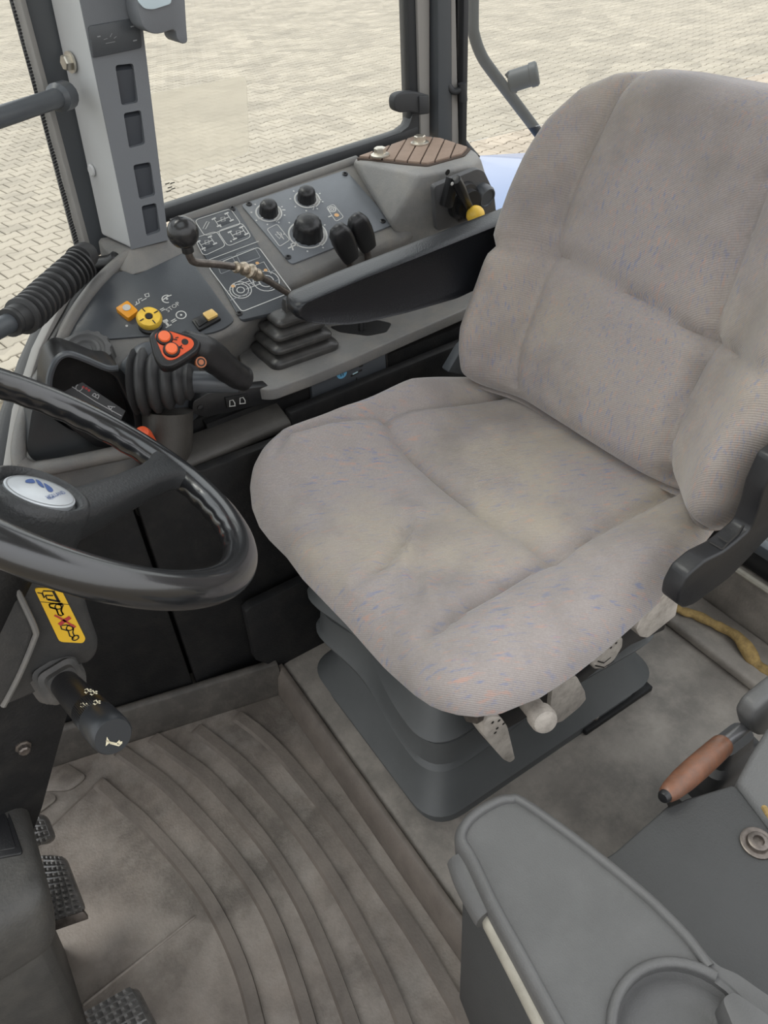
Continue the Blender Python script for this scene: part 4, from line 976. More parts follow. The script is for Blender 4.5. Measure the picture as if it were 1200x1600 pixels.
def resample(P, n):
    P = np.array(P); s = np.r_[0, np.cumsum(np.linalg.norm(np.diff(P, axis=0), axis=1))]; t = np.linspace(0, s[-1], n)
    return np.stack([np.interp(t, s, P[:, k]) for k in range(P.shape[1])], 1)
def seg_dist(Q, line):
    d = np.full(len(Q), 1e9)
    for a, c in zip(line[:-1], line[1:]):
        ab = c - a; t = np.clip(((Q - a) @ ab) / (ab @ ab), 0, 1); d = np.minimum(d, np.linalg.norm(Q - (a + t[:, None] * ab), axis=1))
    return d
def cushion(sides, n, m, height, er, thick, to3d, bulge=.012, tuck_=.075):
    """padded slab. sides: four plan curves (bottom, right, top, left) end to end;
    height(Q) relief over the plan; er edge roll; to3d(plan, h)"""
    ease = lambda k: np.array([.5 - .5 * math.copysign(abs(math.cos(math.pi * i / (k - 1))) ** .8, math.cos(math.pi * i / (k - 1))) for i in range(k)])
    def rs(P, k):
        D = resample(P, 400); t = ease(k); return np.stack([np.interp(t, np.linspace(0, 1, 400), D[:, j]) for j in (0, 1)], 1)
    bo, ri, to, le = rs(sides[0], n), rs(sides[1], m), rs(sides[2], n), rs(sides[3], m)   # bo: c00->c10, ri: c10->c11, to: c01->c11, le: c00->c01
    u = ease(n)[:, None, None]; v = ease(m)[None, :, None]
    S = (1 - v) * bo[:, None] + v * to[:, None] + (1 - u) * le[None] + u * ri[None] - ((1 - u) * (1 - v) * bo[0] + u * (1 - v) * bo[-1] + (1 - u) * v * to[0] + u * v * to[-1])
    Q = S.reshape(-1, 2)
    loop = [bo, ri[1:], to[::-1][1:], le[::-1][1:]]
    d = seg_dist(Q, np.concatenate(loop))
    x = np.clip(1 - d / er, 0, 1); H = height(Q, d) - er * (1 - np.sqrt(np.clip(1 - x * x, 0, 1)))
    idx = np.arange(n * m).reshape(n, m)
    verts = [to3d(q, h) for q, h in zip(Q, H)]; faces = []
    for i in range(n - 1):
        for j in range(m - 1): faces.append([idx[i, j], idx[i + 1, j], idx[i + 1, j + 1], idx[i, j + 1]])
    bd = [idx[i, 0] for i in range(n)] + [idx[n - 1, j] for j in range(1, m)] + [idx[i, m - 1] for i in range(n - 2, -1, -1)] + [idx[0, j] for j in range(m - 2, 0, -1)]
    cen = Q.mean(0); prev = bd
    for k in range(1, 7):
        f = k / 6; cur = []
        for b_ in bd:
            q = Q[b_]; dirv = (q - cen) / np.linalg.norm(q - cen)
            off = bulge * math.sin(math.pi * min(1, f * 2)) - tuck_ * f
            cur.append(len(verts)); verts.append(to3d(q + dirv * off, H[b_] - thick * f))
        for i in range(len(bd)):
            j = (i + 1) % len(bd); faces.append([prev[i], cur[i], cur[j], prev[j]])
        prev = cur
    faces.append(prev[::-1])
    bm = B(); vs = [bm.verts.new(Vector(p)) for p in verts]
    for f in faces: bm.faces.new([vs[i] for i in f])
    return bm
def seam(Q, line, depth, w, halo=3.2, fa=0, fb=0):
    d = seg_dist(Q, line); L0 = np.linalg.norm(np.diff(line, axis=0), axis=1).sum(); e0 = np.linalg.norm(Q - line[0], axis=1); e1 = np.linalg.norm(Q - line[-1], axis=1)
    fade = np.ones(len(Q))
    if fa: fade *= np.clip(e0 / fa, 0, 1)
    if fb: fade *= np.clip(e1 / fb, 0, 1)
    return -depth * fade * (.68 * np.exp(-(d / w) ** 2) + .32 * np.exp(-(d / (w * halo)) ** 2))
# ---- seat cushion
ZC = .44
pz = lambda L, z: np.array([ATZ(u, v, z)[:2] for u, v in L])
front = np.vstack([[[.286, .854], [.276, .832], [.270, .80], [.269, .765], [.272, .72]], pz([(470, 884)], .418), pz([(540, 962), (600, 1032), (648, 1080), (672, 1097), (690, 1104)], .408)])
near = pz([(690, 1104), (716, 1110), (745, 1112), (782, 1107), (845, 1081), (900, 1043), (944, 1008), (1034, 931), (1122, 818)], .408)
nb = near[-1]
near = np.vstack([near, [[.80, nb[1] + .01]]])
far = np.array([[.286, .854], [.298, .868], [.318, .879], [.36, .886], [.45, .888], [.58, .886], [.70, .876], [.80, .868]])
back = np.array([near[-1], far[-1]])
# order: bottom = near edge (front->back), right = back (near->far), top = far (front->back), left = front (near->far)
sm_x = pz([(588, 660), (604, 674), (660, 722), (740, 782), (800, 822), (872, 862), (930, 890), (990, 915)], ZC)
sm_n = pz([(640, 1020), (668, 992), (740, 938), (800, 902), (868, 862), (950, 812), (1052, 762)], ZC)
sm_f = pz([(424, 748), (455, 716), (520, 692), (602, 670), (680, 648), (790, 612)], ZC)
wr = [pz(L, ZC) for L in ([(560, 905), (600, 880), (625, 845), (640, 800)], [(650, 930), (652, 880), (665, 830)], [(690, 915), (672, 890), (680, 850)])]
def h_cush(Q, d):
    h = np.full(len(Q), ZC)
    h += .010 * np.exp(-((Q[:, 1] - .42) / .06) ** 2) + .058 * np.exp(-((Q[:, 1] - .862) / .062) ** 2) * np.clip((Q[:, 0] - .27) / .09, 0, 1) ** .6 * np.clip((.76 - Q[:, 0]) / .18, 0, 1) ** .8 - .004
    h += .004 * np.exp(-((Q[:, 0] - .36) / .06) ** 2)
    h += seam(Q, sm_x, .019, .0085, 3.0, .035, .12) + seam(Q, sm_n, .017, .0075, 3.0, .05) + seam(Q, sm_f, .019, .008, 2.2, .06)
    for w_, a in zip(wr, (.0085, .008, .006)): h += seam(Q, w_, a, .008, 2.0, .03, .03) + .6 * a * np.exp(-((seg_dist(Q, w_) - .014) / .008) ** 2)
    wob = np.array([noise.noise(Vector((q[0] * 9, q[1] * 9, 1.3))) for q in Q]); h += .0022 * wob
    return h
bm = cushion([near, back, far, front[::-1]], 96, 110, h_cush, .045, .085, lambda q, h: V(q[0], q[1], h), .004, .085)
obj('seat_cushion', bm, F_SEAT, st, sharp=80)
# ---- backrest
BA = math.radians(17); b0 = V(.705, .61, .44); bt = V(math.sin(BA), 0, math.cos(BA)); bn = V(-math.cos(BA), 0, math.sin(BA))
def bpl(L, off=0.0):
    out = []
    for u, v in L:
        p = ATP(u, v, b0 + bn * off, bn) - b0; out.append((p[1], np.dot(p, bt)))
    return np.array(out)
YC = .004
half = [(.222, .006), (.240, .022), (.250, .050), (.256, .09), (.258, .13), (.256, .19), (.253, .25), (.248, .30), (.240, .35), (.225, .398), (.200, .440), (.168, .464), (.12, .475)]
lef = np.array([(YC + w, t) for w, t in half[:11]])
topc = np.array([(YC + w, t) for w, t in half[10:]] + [(YC + .06, .478), (YC, .478), (YC - .06, .478)] + [(YC - w, t) for w, t in half[10:][::-1]])
rig = np.array([(YC - w, t) for w, t in half[:11]])
botl = np.array([(YC + half[0][0], .010), (YC + .1, .006), (YC, .006), (YC - .1, .006), (YC - half[0][0], .010)])
# plan x = -(y) so that bottom runs far->near
sv1 = bpl([(952, 100), (925, 160), (895, 235), (868, 310), (845, 390), (825, 450), (800, 540), (788, 598)], .03)
sv2 = bpl([(1200, 285), (1170, 370), (1130, 470), (1110, 545), (1085, 610), (1055, 690), (1040, 745)], -.01)
sv2 = np.vstack([np.array([(2 * YC - s, t) for s, t in sv1[:2]]), sv2])
shz = bpl([(760, 374), (800, 386), (860, 402), (930, 440), (1000, 482), (1060, 520), (1110, 548), (1210, 575)], .02)
tuck = bpl([(1040, 745), (1052, 768)], -.01)
def h_back(Q, d):
    h = np.full(len(Q), .0)
    yy = Q[:, 0] - YC
    g = np.interp(Q[:, 1], [0, .03, .10, .22, .30, .38, .44, .47], [.55, .8, 1, .95, .8, .6, .42, .35])
    h += np.where(yy < 0, .056, .072) * g * np.exp(-((np.abs(yy) - .218) / .046) ** 2)
    h += .014 * np.exp(-((Q[:, 1] - .09) / .08) ** 2) + .006 * np.exp(-((Q[:, 1] - .33) / .1) ** 2)
    h += seam(Q, sv1, .016, .008) + seam(Q, sv2, .017, .008) + seam(Q, shz, .015, .0065, 2.6) + seam(Q, tuck, .03, .012)
    wob = np.array([noise.noise(Vector((q[0] * 8, q[1] * 8, 4.1))) for q in Q]); h += .0025 * wob
    return h
bm = cushion([botl, rig, topc, lef], 96, 110, h_back, .040, .075, lambda q, h: b0 + V(0, q[0], 0) + bt * q[1] + bn * (h - .0), .010, .03)
obj('backrest', bm, F_BACK, st, sharp=80)
# backrest shell
obj('back_shell', prism(B(), rounded([b0 + bn * -.075 + bt * t + V(0, y, 0) for y, t in [(-.20, -.02), (.20, -.02), (.21, .25), (.17, .42), (-.17, .42), (-.21, .25)]], .05, 5), -bn * .03), BLK, st, bevel=.01)
# ---- armrest
ya, yb = .868, .918
prof = [(466, 482), (474, 474), (560, 437), (660, 397), (744, 363), (830, 329), (842, 345), (830, 415), (748, 453), (716, 468), (640, 490), (578, 505), (545, 509), (505, 508), (480, 505), (466, 496)]
pr = rounded([ATY(u, v, ya) for u, v in prof], .008, 4); pc_ = np.mean(pr, axis=0)
def armring(y, sc_in, nose):
    out = []
    for p in pr:
        q = p.copy(); q[1] = y
        q[2] = pc_[2] + (q[2] - pc_[2]) * sc_in
        k = math.exp(-max(0, q[0] - pr[0][0]) / .03); q[0] += nose * k
        out.append(q)
    return out
bm = loft(B(), [armring(ya + .003, .86, .010), armring(ya, .94, .004), armring(ya + .003, .985, .0), armring(ya + .012, 1.0, -.002), armring(yb - .018, 1.0, .000), armring(yb - .006, .97, .005), armring(yb, .90, .012), armring(yb - .003, .80, .02)])
obj('armrest', bm, ARM, st, sharp=70)
obj('armrest_pivot', lathe(B(), [(.03, 0), (.03, .06), (.0001, .062)], V(.80, .84, .64), (0, 1, 0), 20), BLK, st)
# seat frame rail visible between console and backrest
obj('hinge_bracket', prism(B(), [ATY(u, v, .90) for u, v in [(700, 582), (722, 545), (736, 530), (750, 560), (742, 590)]], (0, .02, 0)), STEELP, st, bevel=.003)
# ---- recliner cover on the near side
rc = [(1058, 944), (1062, 925), (1076, 899), (1102, 877), (1132, 862), (1151, 847), (1173, 828), (1184, 800), (1193, 766), (1215, 720), (1300, 660), (1300, 760), (1200, 841), (1170, 873), (1140, 904), (1085, 945), (1069, 951)]
rcv = obj('recliner_cover', prism(B(), rounded([ATY(u, v, .325) for u, v in rc], .006, 3), (0, .024, 0)), mat('cover_black', (.014, .0145, .016), .42, bump=.1), st, bevel=.007, seg=3, ang=50)
rd_ = unit(ATY(1173, 828, .325) - ATY(1132, 862, .325)); rn_ = unit(np.cross(rd_, V(0, 1, 0))); rn_ = rn_ if rn_[2] > 0 else -rn_
r0_ = ATY(1151, 847, .325) + rn_ * .003
b = B()
for pts in [[(1161, 787), (1180, 799)], [(1124, 841), (1140, 851)], [(1111, 850), (1130, 861)], [(1192, 768), (1177, 798), (1168, 817), (1155, 837), (1140, 851), (1131, 861)]]: ribbon(b, [ATP(u - 2, v - 3, r0_, rn_) for u, v in pts], .0018, rn_)
print_obj('panel_joint', b, INK, rcv)
# ---- beige adjusting levers under the near edge
def lever(nm, q, y, th, label, m=LEV, bev=.004):
    return obj(nm, prism(B(), rounded([ATY(u, v, y) for u, v in q], .004, 3), (0, th, 0)), m, st, bevel=bev, seg=3, label=label)
l1 = lever('adjust_lever', [(757, 1128), (766, 1120), (783, 1121), (793, 1135), (799, 1160), (805, 1186), (797, 1192), (787, 1187), (770, 1168), (757, 1150)], .392, .028, 'drop-shaped dirty beige adjuster under the seat front corner')
b = B()
for u, v in [(770, 1129), (780, 1126), (777, 1138), (774, 1145), (787, 1131)]: disc(b, ATY(u, v, .3915), .0022, (0, -1, 0), 8)
print_obj('dirt_hole', b, INK, l1)
l2 = lever('adjust_lever', [(863, 1078), (888, 1060), (902, 1058), (914, 1080), (916, 1093), (905, 1106), (878, 1128), (862, 1132), (860, 1105)], .405, .03, 'broad beige paddle lever beside the round beige knob')
c = ATY(843, 1117, .372)
obj('round_knob', lathe(B(), [(.013, -.06), (.013, -.004), (.0165, .0), (.0165, .012), (.0145, .0165), (.012, .0175), (.0001, .0185)], c, V(-.25, -.9, .35), 24), LEV, st, label='round pale beige knob')
l3 = lever('adjust_lever', [(924, 1036), (935, 1022), (962, 998), (975, 998), (974, 1010), (962, 1030), (946, 1046), (930, 1047)], .402, .03, 'small grooved beige lever below the seat edge')
b = B()
for q in ([(934, 1033), (944, 1036), (955, 1027)], [(930, 1040), (944, 1043), (960, 1033)]): ribbon(b, [ATY(u, v, .4013) for u, v in q], .002, (0, -1, 0))
for u, v in [(963, 1005), (955, 1012)]: disc(b, ATY(u, v, .4013), .002, (0, -1, 0), 8)
print_obj('lever_groove', b, INK, l3)
lever('side_plate', [(1000, 995), (994, 985), (1000, 968), (1060, 908), (1066, 914), (1060, 940), (1056, 962), (1012, 997)], .372, .03, 'long tapering beige side plate under the seat edge', LEV)
obj('side_rail', prism(B(), [ATY(u, v, .412) for u, v in [(745, 1125), (900, 1050), (1000, 965), (1050, 930), (1040, 985), (985, 1010), (880, 1090), (760, 1160)]], (0, .03, 0)), BLK, st, bevel=.004)
obj('latch_slot', prism(B(), [ATX(u, v, .335) for u, v in [(722, 1116), (748, 1118), (745, 1132), (728, 1128)]], (.01, .0, 0)), DSTEEL, st, bevel=.001)

# ================================================================== STEERING WHEEL AND COLUMN
sw = thing('steering_wheel', 'glossy black steering wheel with thick rim and oval badge', 'steering wheel', (.048, .685, .663))
W = V(.048, .685, .663); wn_ = unit(V(.675, 0, .738)); we1 = V(0, 1, 0); we2 = np.cross(wn_, we1)
RR, rr_ = .193, .0188
bm = B(); rings = []; NA, NB = 160, 22
for i in range(NA):
    a = 2 * math.pi * i / NA; d = math.cos(a) * we1 + math.sin(a) * we2; ring_ = []
    for k in range(NB):
        t = 2 * math.pi * k / NB
        r = rr_
        ci, si = math.cos(t), math.sin(t)
        bump = max(0, -.75 * ci - .5 * si) ** 2
        ad = math.degrees(a) % 360; gate_ = 1 if (308 < ad < 360 or ad < 30 or 235 < ad < 292) else 0
        r *= 1 - .13 * bump * gate_ * (.5 + .5 * math.cos(a * 40))
        ring_.append(W + d * (RR + r * ci) + wn_ * (r * si * .92))
    rings.append(ring_)
rings.append(rings[0]); loft(bm, rings, cap=False)
obj('rim', bm, WHEELM, sw, sharp=80)
def WPL(u, v, h): return ATP(u, v, W + wn_ * h, wn_)
hc = WPL(63, 769, .012)
def ell(c, rx, ry, h, rot=.0, n=36):
    ca, sa = math.cos(rot), math.sin(rot)
    x, y = we1 * ca + we2 * sa, -we1 * sa + we2 * ca
    return [c + wn_ * h + x * rx * math.cos(2 * math.pi * k / n) + y * ry * math.sin(2 * math.pi * k / n) for k in range(n)]
RT = math.radians(-72)
hr = [(1.10, -.055), (1.09, -.04), (1.06, -.02), (1.02, -.006), (.96, .002), (.86, .004), (.76, .001), (.72, -.004)]
bm = loft(B(), [ell(hc, .047 * s, .040 * s, h, RT) for s, h in hr]); obj('hub', bm, HUBM, sw, sharp=60)
bd = obj('badge', loft(B(), [ell(hc, .0325, .0245, -.006, RT), ell(hc, .0325, .0245, .0005, RT), ell(hc, .031, .023, .0014, RT)]), BADGE, sw)
b = B(); ribbon(b, ell(hc, .0305, .0225, .0018, RT), .0009, wn_, True); print_obj('badge_edge', b, GREYP, bd)
b = B()
def BP(u, v): return WPL(u, v, .0138)
Z0 = lambda x, y: (x / 8.571, 720 + y / 8.571)
for q in ([(335, 265), (370, 245), (440, 235), (482, 290), (430, 298), (345, 292)], [(470, 245), (520, 258), (565, 300), (600, 360), (560, 352), (510, 310)], [(580, 290), (640, 320), (700, 365), (720, 400), (690, 420), (650, 408), (610, 352)]):
    P = rounded([BP(*Z0(x, y)) for x, y in q], .003, 3); face(b, P)
ex = unit(BP(*Z0(845, 420)) - BP(*Z0(650, 480))); ey = np.cross(wn_, ex)
text(b, 'HOLLAND', BP(*Z0(748, 452)), ex, ey, .0062); text(b, 'NEW', BP(*Z0(690, 495)), ex, ey, .0045)
print_obj('badge_emblem', b, NAVY, bd)
for a_ in (300, 120):
    a = math.radians(a_); d = math.cos(a) * we1 + math.sin(a) * we2; s_ = -math.sin(a) * we1 + math.cos(a) * we2; rings = []
    hub_c = hc - wn_ * np.dot(hc - W, wn_); st0 = hub_c + d * .035
    en = W + d * (RR - .004)
    for t, w, th, dz in [(0, .023, .022, -.024), (.25, .021, .021, -.022), (.5, .0185, .020, -.017), (.75, .0175, .018, -.009), (.88, .021, .016, -.003), (.95, .028, .014, 0), (1.0, .042, .012, 0)]:
        c = st0 + (en - st0) * t + wn_ * dz
        rings.append([c + s_ * (w * abs(math.cos(q)) ** .55 * np.sign(math.cos(q))) + wn_ * (th * abs(math.sin(q)) ** .55 * np.sign(math.sin(q))) for q in [2 * math.pi * k / 24 for k in range(24)]])
    obj('spoke', loft(B(), rings), HUBM, sw, sharp=60)
# column
sc_ = thing('steering_column', 'dark grey steering column cowl with warning sticker and side plate', 'steering column', (-.06, .66, MZ))
YCW = .585
cw = [(-80, 888), (36, 888), (120, 905), (130, 922), (142, 965), (156, 1004), (152, 1024), (140, 1038), (100, 1046), (62, 1082), (0, 1108), (-80, 1130)]
COWL = mat('cowl_plastic', (.042, .042, .042), .5, bump=.25, bscale=420, var=.2, vscale=12, dust=(.075, .07, .065), dustamt=.5)
obj('cowl', prism(B(), rounded([ATY(u, v, YCW) for u, v in cw], .008, 4), (0, .19, 0)), COWL, sc_, bevel=.010, seg=3, ang=50)
fc_ = [(-80, 905), (18, 905), (40, 950), (55, 985), (52, 1000), (30, 1055), (5, 1103), (-80, 1125)]
obj('cowl_cheek', prism(B(), rounded([ATY(u, v, YCW - .012) for u, v in fc_], .008, 4), (0, .03, 0)), COWL, sc_, bevel=.006, seg=3, ang=50)
obj('cowl_ridge', tube(B(), smooth_path([ATY(u, v, YCW - .011) for u, v in [(18, 905), (38, 946), (55, 984), (53, 1000), (30, 1055), (5, 1103)]], 5), .0028, 8), CONS, sc_)
obj('column_tube', tube(B(), [hc - wn_ * .05, hc - wn_ * .16], [.028, .03], 20), BLKM, sc_)
YS = YCW - .0012
sq4 = [(53, 919), (95, 920), (134, 998), (130, 1005), (93, 1003)]
stk = obj('warning_sticker', prism(B(), rounded([ATY(u, v, YS) for u, v in sq4], .004, 3), (0, .001, 0)), STICK, sc_)
b = B()
S0 = lambda x, y: ATY(40 + x * 110 / 1200, 900 + y * 110 / 1200, YS - .0004)
def sl(pts, w=.0011, closed=False): ribbon(b, [S0(x, y) for x, y in pts], w, (0, -1, 0), closed)
face(b, [S0(x, y) for x, y in [(450, 265), (500, 270), (595, 440), (540, 435)]])
sl([(500, 262), (300, 255), (285, 300), (320, 375), (340, 330), (470, 335)], .0014); sl([(340, 330), (365, 395), (420, 405)]); sl([(380, 400), (590, 440)], .002); sl([(200, 285), (290, 300)])
sl([(250, 440), (740, 488)], .0006)
for ox, oy in ((0, 0), (195, 365)):
    sl([(400, 480), (500, 470), (545, 480)], .0014); sl([(400, 480), (420, 530), (520, 560), (560, 660), (610, 675)]); sl([(620, 520), (600, 590), (650, 660)]); sl([(530, 480), (620, 490)])
    ribbon(b, arc(S0(570 + ox * .98, 515 + oy), .0035, (0, -1, 0), 0, 6.28, 14), .0012, (0, -1, 0))
    if oy == 0: sl([(460, 475), (620, 475)], .0008)
    sl([(400 + ox, 480 + oy), (500 + ox, 470 + oy), (600 + ox, 500 + oy), (620 + ox, 560 + oy)], .0013); sl([(400 + ox, 480 + oy), (420 + ox, 540 + oy), (530 + ox, 570 + oy), (560 + ox, 660 + oy), (610 + ox, 680 + oy), (640 + ox, 660 + oy)], .0012); sl([(620 + ox, 540 + oy), (610 + ox, 600 + oy), (640 + ox, 670 + oy)], .0012)
ribbon(b, arc(S0(850, 1055), .0030, (0, -1, 0), 0, 6.28, 14), .0014, (0, -1, 0)); sl([(790, 1055), (830, 1060)])
print_obj('sticker_drawing', b, INK, stk)
b = B(); S0b = lambda x, y: S0(x, y) - V(0, .0003, 0)
for pts, w in [([(570, 830), (650, 770), (760, 700)], .0045), ([(490, 665), (560, 700), (660, 760), (850, 870)], .0018)]: ribbon(b, [S0b(x, y) for x, y in pts], w, (0, -1, 0))
print_obj('red_cross', b, REDINK, stk)
# indicator stalk
sa, sb = ATY(95, 1062, .575), ATY(177, 1151, .440)
sd = unit(sb - sa)
sk_ = thing('indicator_stalk', 'black steering column stalk with horn symbol on its end', 'stalk', tuple(sa))
e1, e2, _ = frame_of(sd)
e2 = unit(V(0, 0, 1) - sd * sd[2]); e1 = np.cross(e2, sd)
def sqr(c, s, s2=None):
    s2 = s2 or s; return rounded([c - e1 * s - e2 * s2, c + e1 * s - e2 * s2, c + e1 * s + e2 * s2, c - e1 * s + e2 * s2], s * .5, 4)
L0 = sa - sd * .03
bm = loft(B(), [sqr(L0 + sd * h, s) for s, h in [(s * .76, h) for s, h in [(.033, -.02), (.033, .006), (.0335, .009), (.029, .0105), (.0305, .015), (.031, .018), (.026, .0195), (.0275, .024), (.028, .027), (.023, .0285), (.0245, .033), (.025, .036), (.019, .038), (.018, .045)]]])
obj('stalk_boot', bm, RUBD, sk_, sharp=50)
Ls = np.linalg.norm(sb - L0)
obj('stalk_arm', lathe(B(), [(.013, .02), (.0135, .05), (.0145, Ls * .45), (.0152, Ls * .62), (.0152, Ls * .66)], L0, sd, 30), BLK, sk_)
obj('knurled_ring', lathe(B(), [(.0153, Ls * .655), (.0157, Ls * .66), (.0160, Ls * .78), (.0156, Ls * .785)], L0, sd, 120, wob=lambda a, h: .022 * math.cos(60 * a)), BLK, sk_, sharp=70)
cpz = obj('horn_button', lathe(B(), [(.0160, Ls * .785), (.0166, Ls * .795), (.0170, Ls * .93), (.0165, Ls * .985), (.0150, Ls), (.0001, Ls * 1.0)], L0, sd, 36), mat('cap_black', (.024, .027, .031), .38), sk_)
b = B(); ec = L0 + sd * (Ls + .0006)
def EP(x, y):
    return ATP(x, y, ec, sd)
for pts, w in [([(166, 1157), (172, 1160), (182, 1162), (187, 1157)], .0013), ([(172, 1161), (186, 1165), (190, 1161)], .0013)]: ribbon(b, [EP(*p) for p in pts], w, sd)
face(b, [EP(*p) for p in [(167, 1151), (172, 1160), (165, 1166)]]); ribbon(b, [EP(185, 1161), EP(191, 1160)], .002, sd)
print_obj('horn_symbol', b, mat('ivory_print', (.72, .66, .48), .6), cpz)
b = B()
c0 = L0 + sd * Ls * .5
for (u, v) in [(136, 1080), (130, 1102), (150, 1098), (145, 1083)]:
    nn = unit(CAM - c0); nn = unit(nn - sd * np.dot(nn, sd)); Pp = lambda x, y: ATP(x, y, c0 + nn * .0158, nn)
    for pts in [[(-4, -2), (0, -4), (3, 0), (-1, 3), (-4, 1)], [(4, -3), (7, -2)], [(4, 0), (7, 1)]]: ribbon(b, [Pp(u + x, v + y) for x, y in pts], .0012, nn)
print_obj('stalk_symbol', b, MATS['ivory_print'], sk_)
# side plate
spl = [(-80, 1090), (0, 1104), (62, 1078), (98, 1050), (108, 1085), (107, 1112), (92, 1165), (66, 1262), (36, 1345), (-80, 1380)]
obj('side_plate', prism(B(), [ATY(u, v, .628) for u, v in spl], (0, .006, 0)), BLKM, sc_, bevel=.0012)
bo = obj('plate_bolt', lathe(B(), [(.0085, 0), (.0085, .002), (.0062, .003), (.0062, .008), (.0045, .0095), (.0001, .0095)], ATY(36, 1166, .628), (0, -1, 0), 8), DSTEEL, sc_, sharp=20)
# lower pedestal cover with inset
LOWC = mat('lower_cover_plastic', (.052, .050, .046), .55, bump=.3, bscale=320, var=.25, vscale=14, dust=(.095, .088, .076), dustamt=.5)
lowp = [V(-.36, .515, .30), V(-.130, .515, .30), V(-.124, .665, .305), V(-.36, .67, .305)]
bm = hull(B(), lowp + [V(-.36, .50, .25), V(-.140, .500, .255), V(-.155, .503, .20), V(-.36, .50, .195), V(-.15, .66, .18), V(-.36, .66, .18)])
obj('lower_cover', bm, LOWC, sc_, bevel=.022, seg=4)
ins = [ATZ(u, v, .3035) for u, v in [(-60, 1258), (12, 1262), (36, 1334), (-60, 1352)]]
obj('cover_inset', prism(B(), rounded(ins, .006, 3), (0, 0, -.008)), BLK, sc_, bevel=.002)
ins2 = [ATZ(u, v, .3046) for u, v in [(-60, 1268), (8, 1270), (25, 1325), (-60, 1341)]]
obj('inset_lid', prism(B(), rounded(ins2, .004, 3), (0, 0, -.004)), BLK, sc_, bevel=.001)
obj('lower_post', prism(B(), rounded([V(-.36, .515, .21), V(-.162, .515, .21), V(-.162, .655, .21), V(-.36, .655, .21)], .02, 4), V(-.03, .0, -.26)), LOWC, sc_, bevel=.006)

# ================================================================== PEDALS
def pedal(label, quad, z, nu, nv, drop=0.0, sag=0.0, name='pedal', arm=True, tilt=0.0):
    q = [ATZ(u, v, z + dz) for (u, v), dz in quad]
    pc = np.mean(q, axis=0); th = thing(name, label, 'pedal', tuple(V(pc[0], pc[1], MZ)), 'studded rubber pedals')
    nrm = unit(np.cross(q[1] - q[0], q[3] - q[0])); nrm = nrm if nrm[2] > 0 else -nrm
    pad = obj('pad', prism(B(), rounded(q, .010, 4), -nrm * .016), STUD, th, bevel=.003)
    bm = B()
    for i in range(nu):
        for j in range(nv):
            u, v = (i + .5) / nu, (j + .5) / nv
            f = lambda a, c: ((1 - a) * (1 - c)) * q[0] + a * (1 - c) * q[1] + a * c * q[2] + (1 - a) * c * q[3]
            du, dv = .40 / nu, .40 / nv
            lo_ = [f(u - du, v - dv), f(u + du, v - dv), f(u + du, v + dv), f(u - du, v + dv)]; c = f(u, v) + nrm * .0065
            hi_ = [c + (p - f(u, v)) * .45 for p in lo_]
            loft(bm, [[p - nrm * .001 for p in lo_], hi_])
    obj('stud_grid', bm, STUD, pad, sharp=20)['kind'] = 'stuff'
    obj('arm', tube(B(), smooth_path([pc - nrm * .014, pc + V(-.05, .0, -.01), pc + V(-.12, .0, .04)], 4), .010, 10), BLKM, th)
    return th, pad, q, nrm
pedal('studded black pedal mostly hidden behind the lower column cover', [((42, 1270), .02), ((66, 1274), .02), ((81, 1312), .0), ((58, 1324), .0)], .06, 3, 5)
t_, p_, q_, n_ = pedal('long studded black pedal with a worn metal lip', [((66, 1335), .03), ((97, 1337), .03), ((130, 1424), 0), ((66, 1446), 0)], .06, 5, 11)
obj('pad_lip', prism(B(), rounded([q_[3], q_[2], q_[2] + V(.002, -.006, -.014), q_[3] + V(.002, -.006, -.014)], .003, 3), V(0, .008, -.006)), DSTEEL, p_, bevel=.003)
pedal('square studded grey pedal alone on the ribbed mat', [((132, 1580), .0), ((203, 1540), .03), ((246, 1625), .03), ((165, 1670), .0)], .05, 6, 8)

# ================================================================== NEAR-SIDE CONSOLE
nc = thing('near_console', 'grey moulded near-side fender console with rimmed tray and cup recess', 'console', (.33, .13, 0))
ZT = .40
out_ = [(724, 1288), (742, 1268), (775, 1250), (796, 1245), (818, 1250), (900, 1307), (1002, 1388), (1045, 1428), (1080, 1465), (1122, 1510), (1150, 1520), (1185, 1545), (1225, 1572), (1320, 1640), (1300, 1800), (980, 1800), (897, 1650), (811, 1494), (769, 1416), (736, 1345), (718, 1312)]
OP = [ATZ(u, v, ZT) for u, v in out_]
cc = ATZ(1078, 1634, ZT); cup = [cc + .0535 * V(math.cos(a), math.sin(a), 0) for a in [2 * math.pi * k / 36 for k in range(36)]]
obj('tray_plate', holed(B(), rounded(OP, .006, 3), [cup], (0, 0, -.06)), LID, nc, sharp=30)
def inset_poly(P, d):
    n = len(P); out = []
    for i in range(n):
        a, b_, c = P[i - 1], P[i], P[(i + 1) % n]; t1 = unit(b_ - a); t2 = unit(c - b_)
        n1 = V(-t1[1], t1[0], 0); n2 = V(-t2[1], t2[0], 0); m_ = n1 + n2; m_ = m_ / max(np.dot(m_, n1), .35)
        out.append(b_ + m_ * d)
    return out
rim_path = [(900, 1652), (869, 1598), (812, 1492), (770, 1415), (737, 1345), (719, 1313), (724, 1290), (744, 1269), (776, 1251), (797, 1247), (818, 1252), (900, 1310), (1000, 1390), (1043, 1430), (1078, 1467), (1110, 1510)]
RP = smooth_path([ATZ(u, v, ZT) for u, v in rim_path], 5)
bm = B(); rings = []
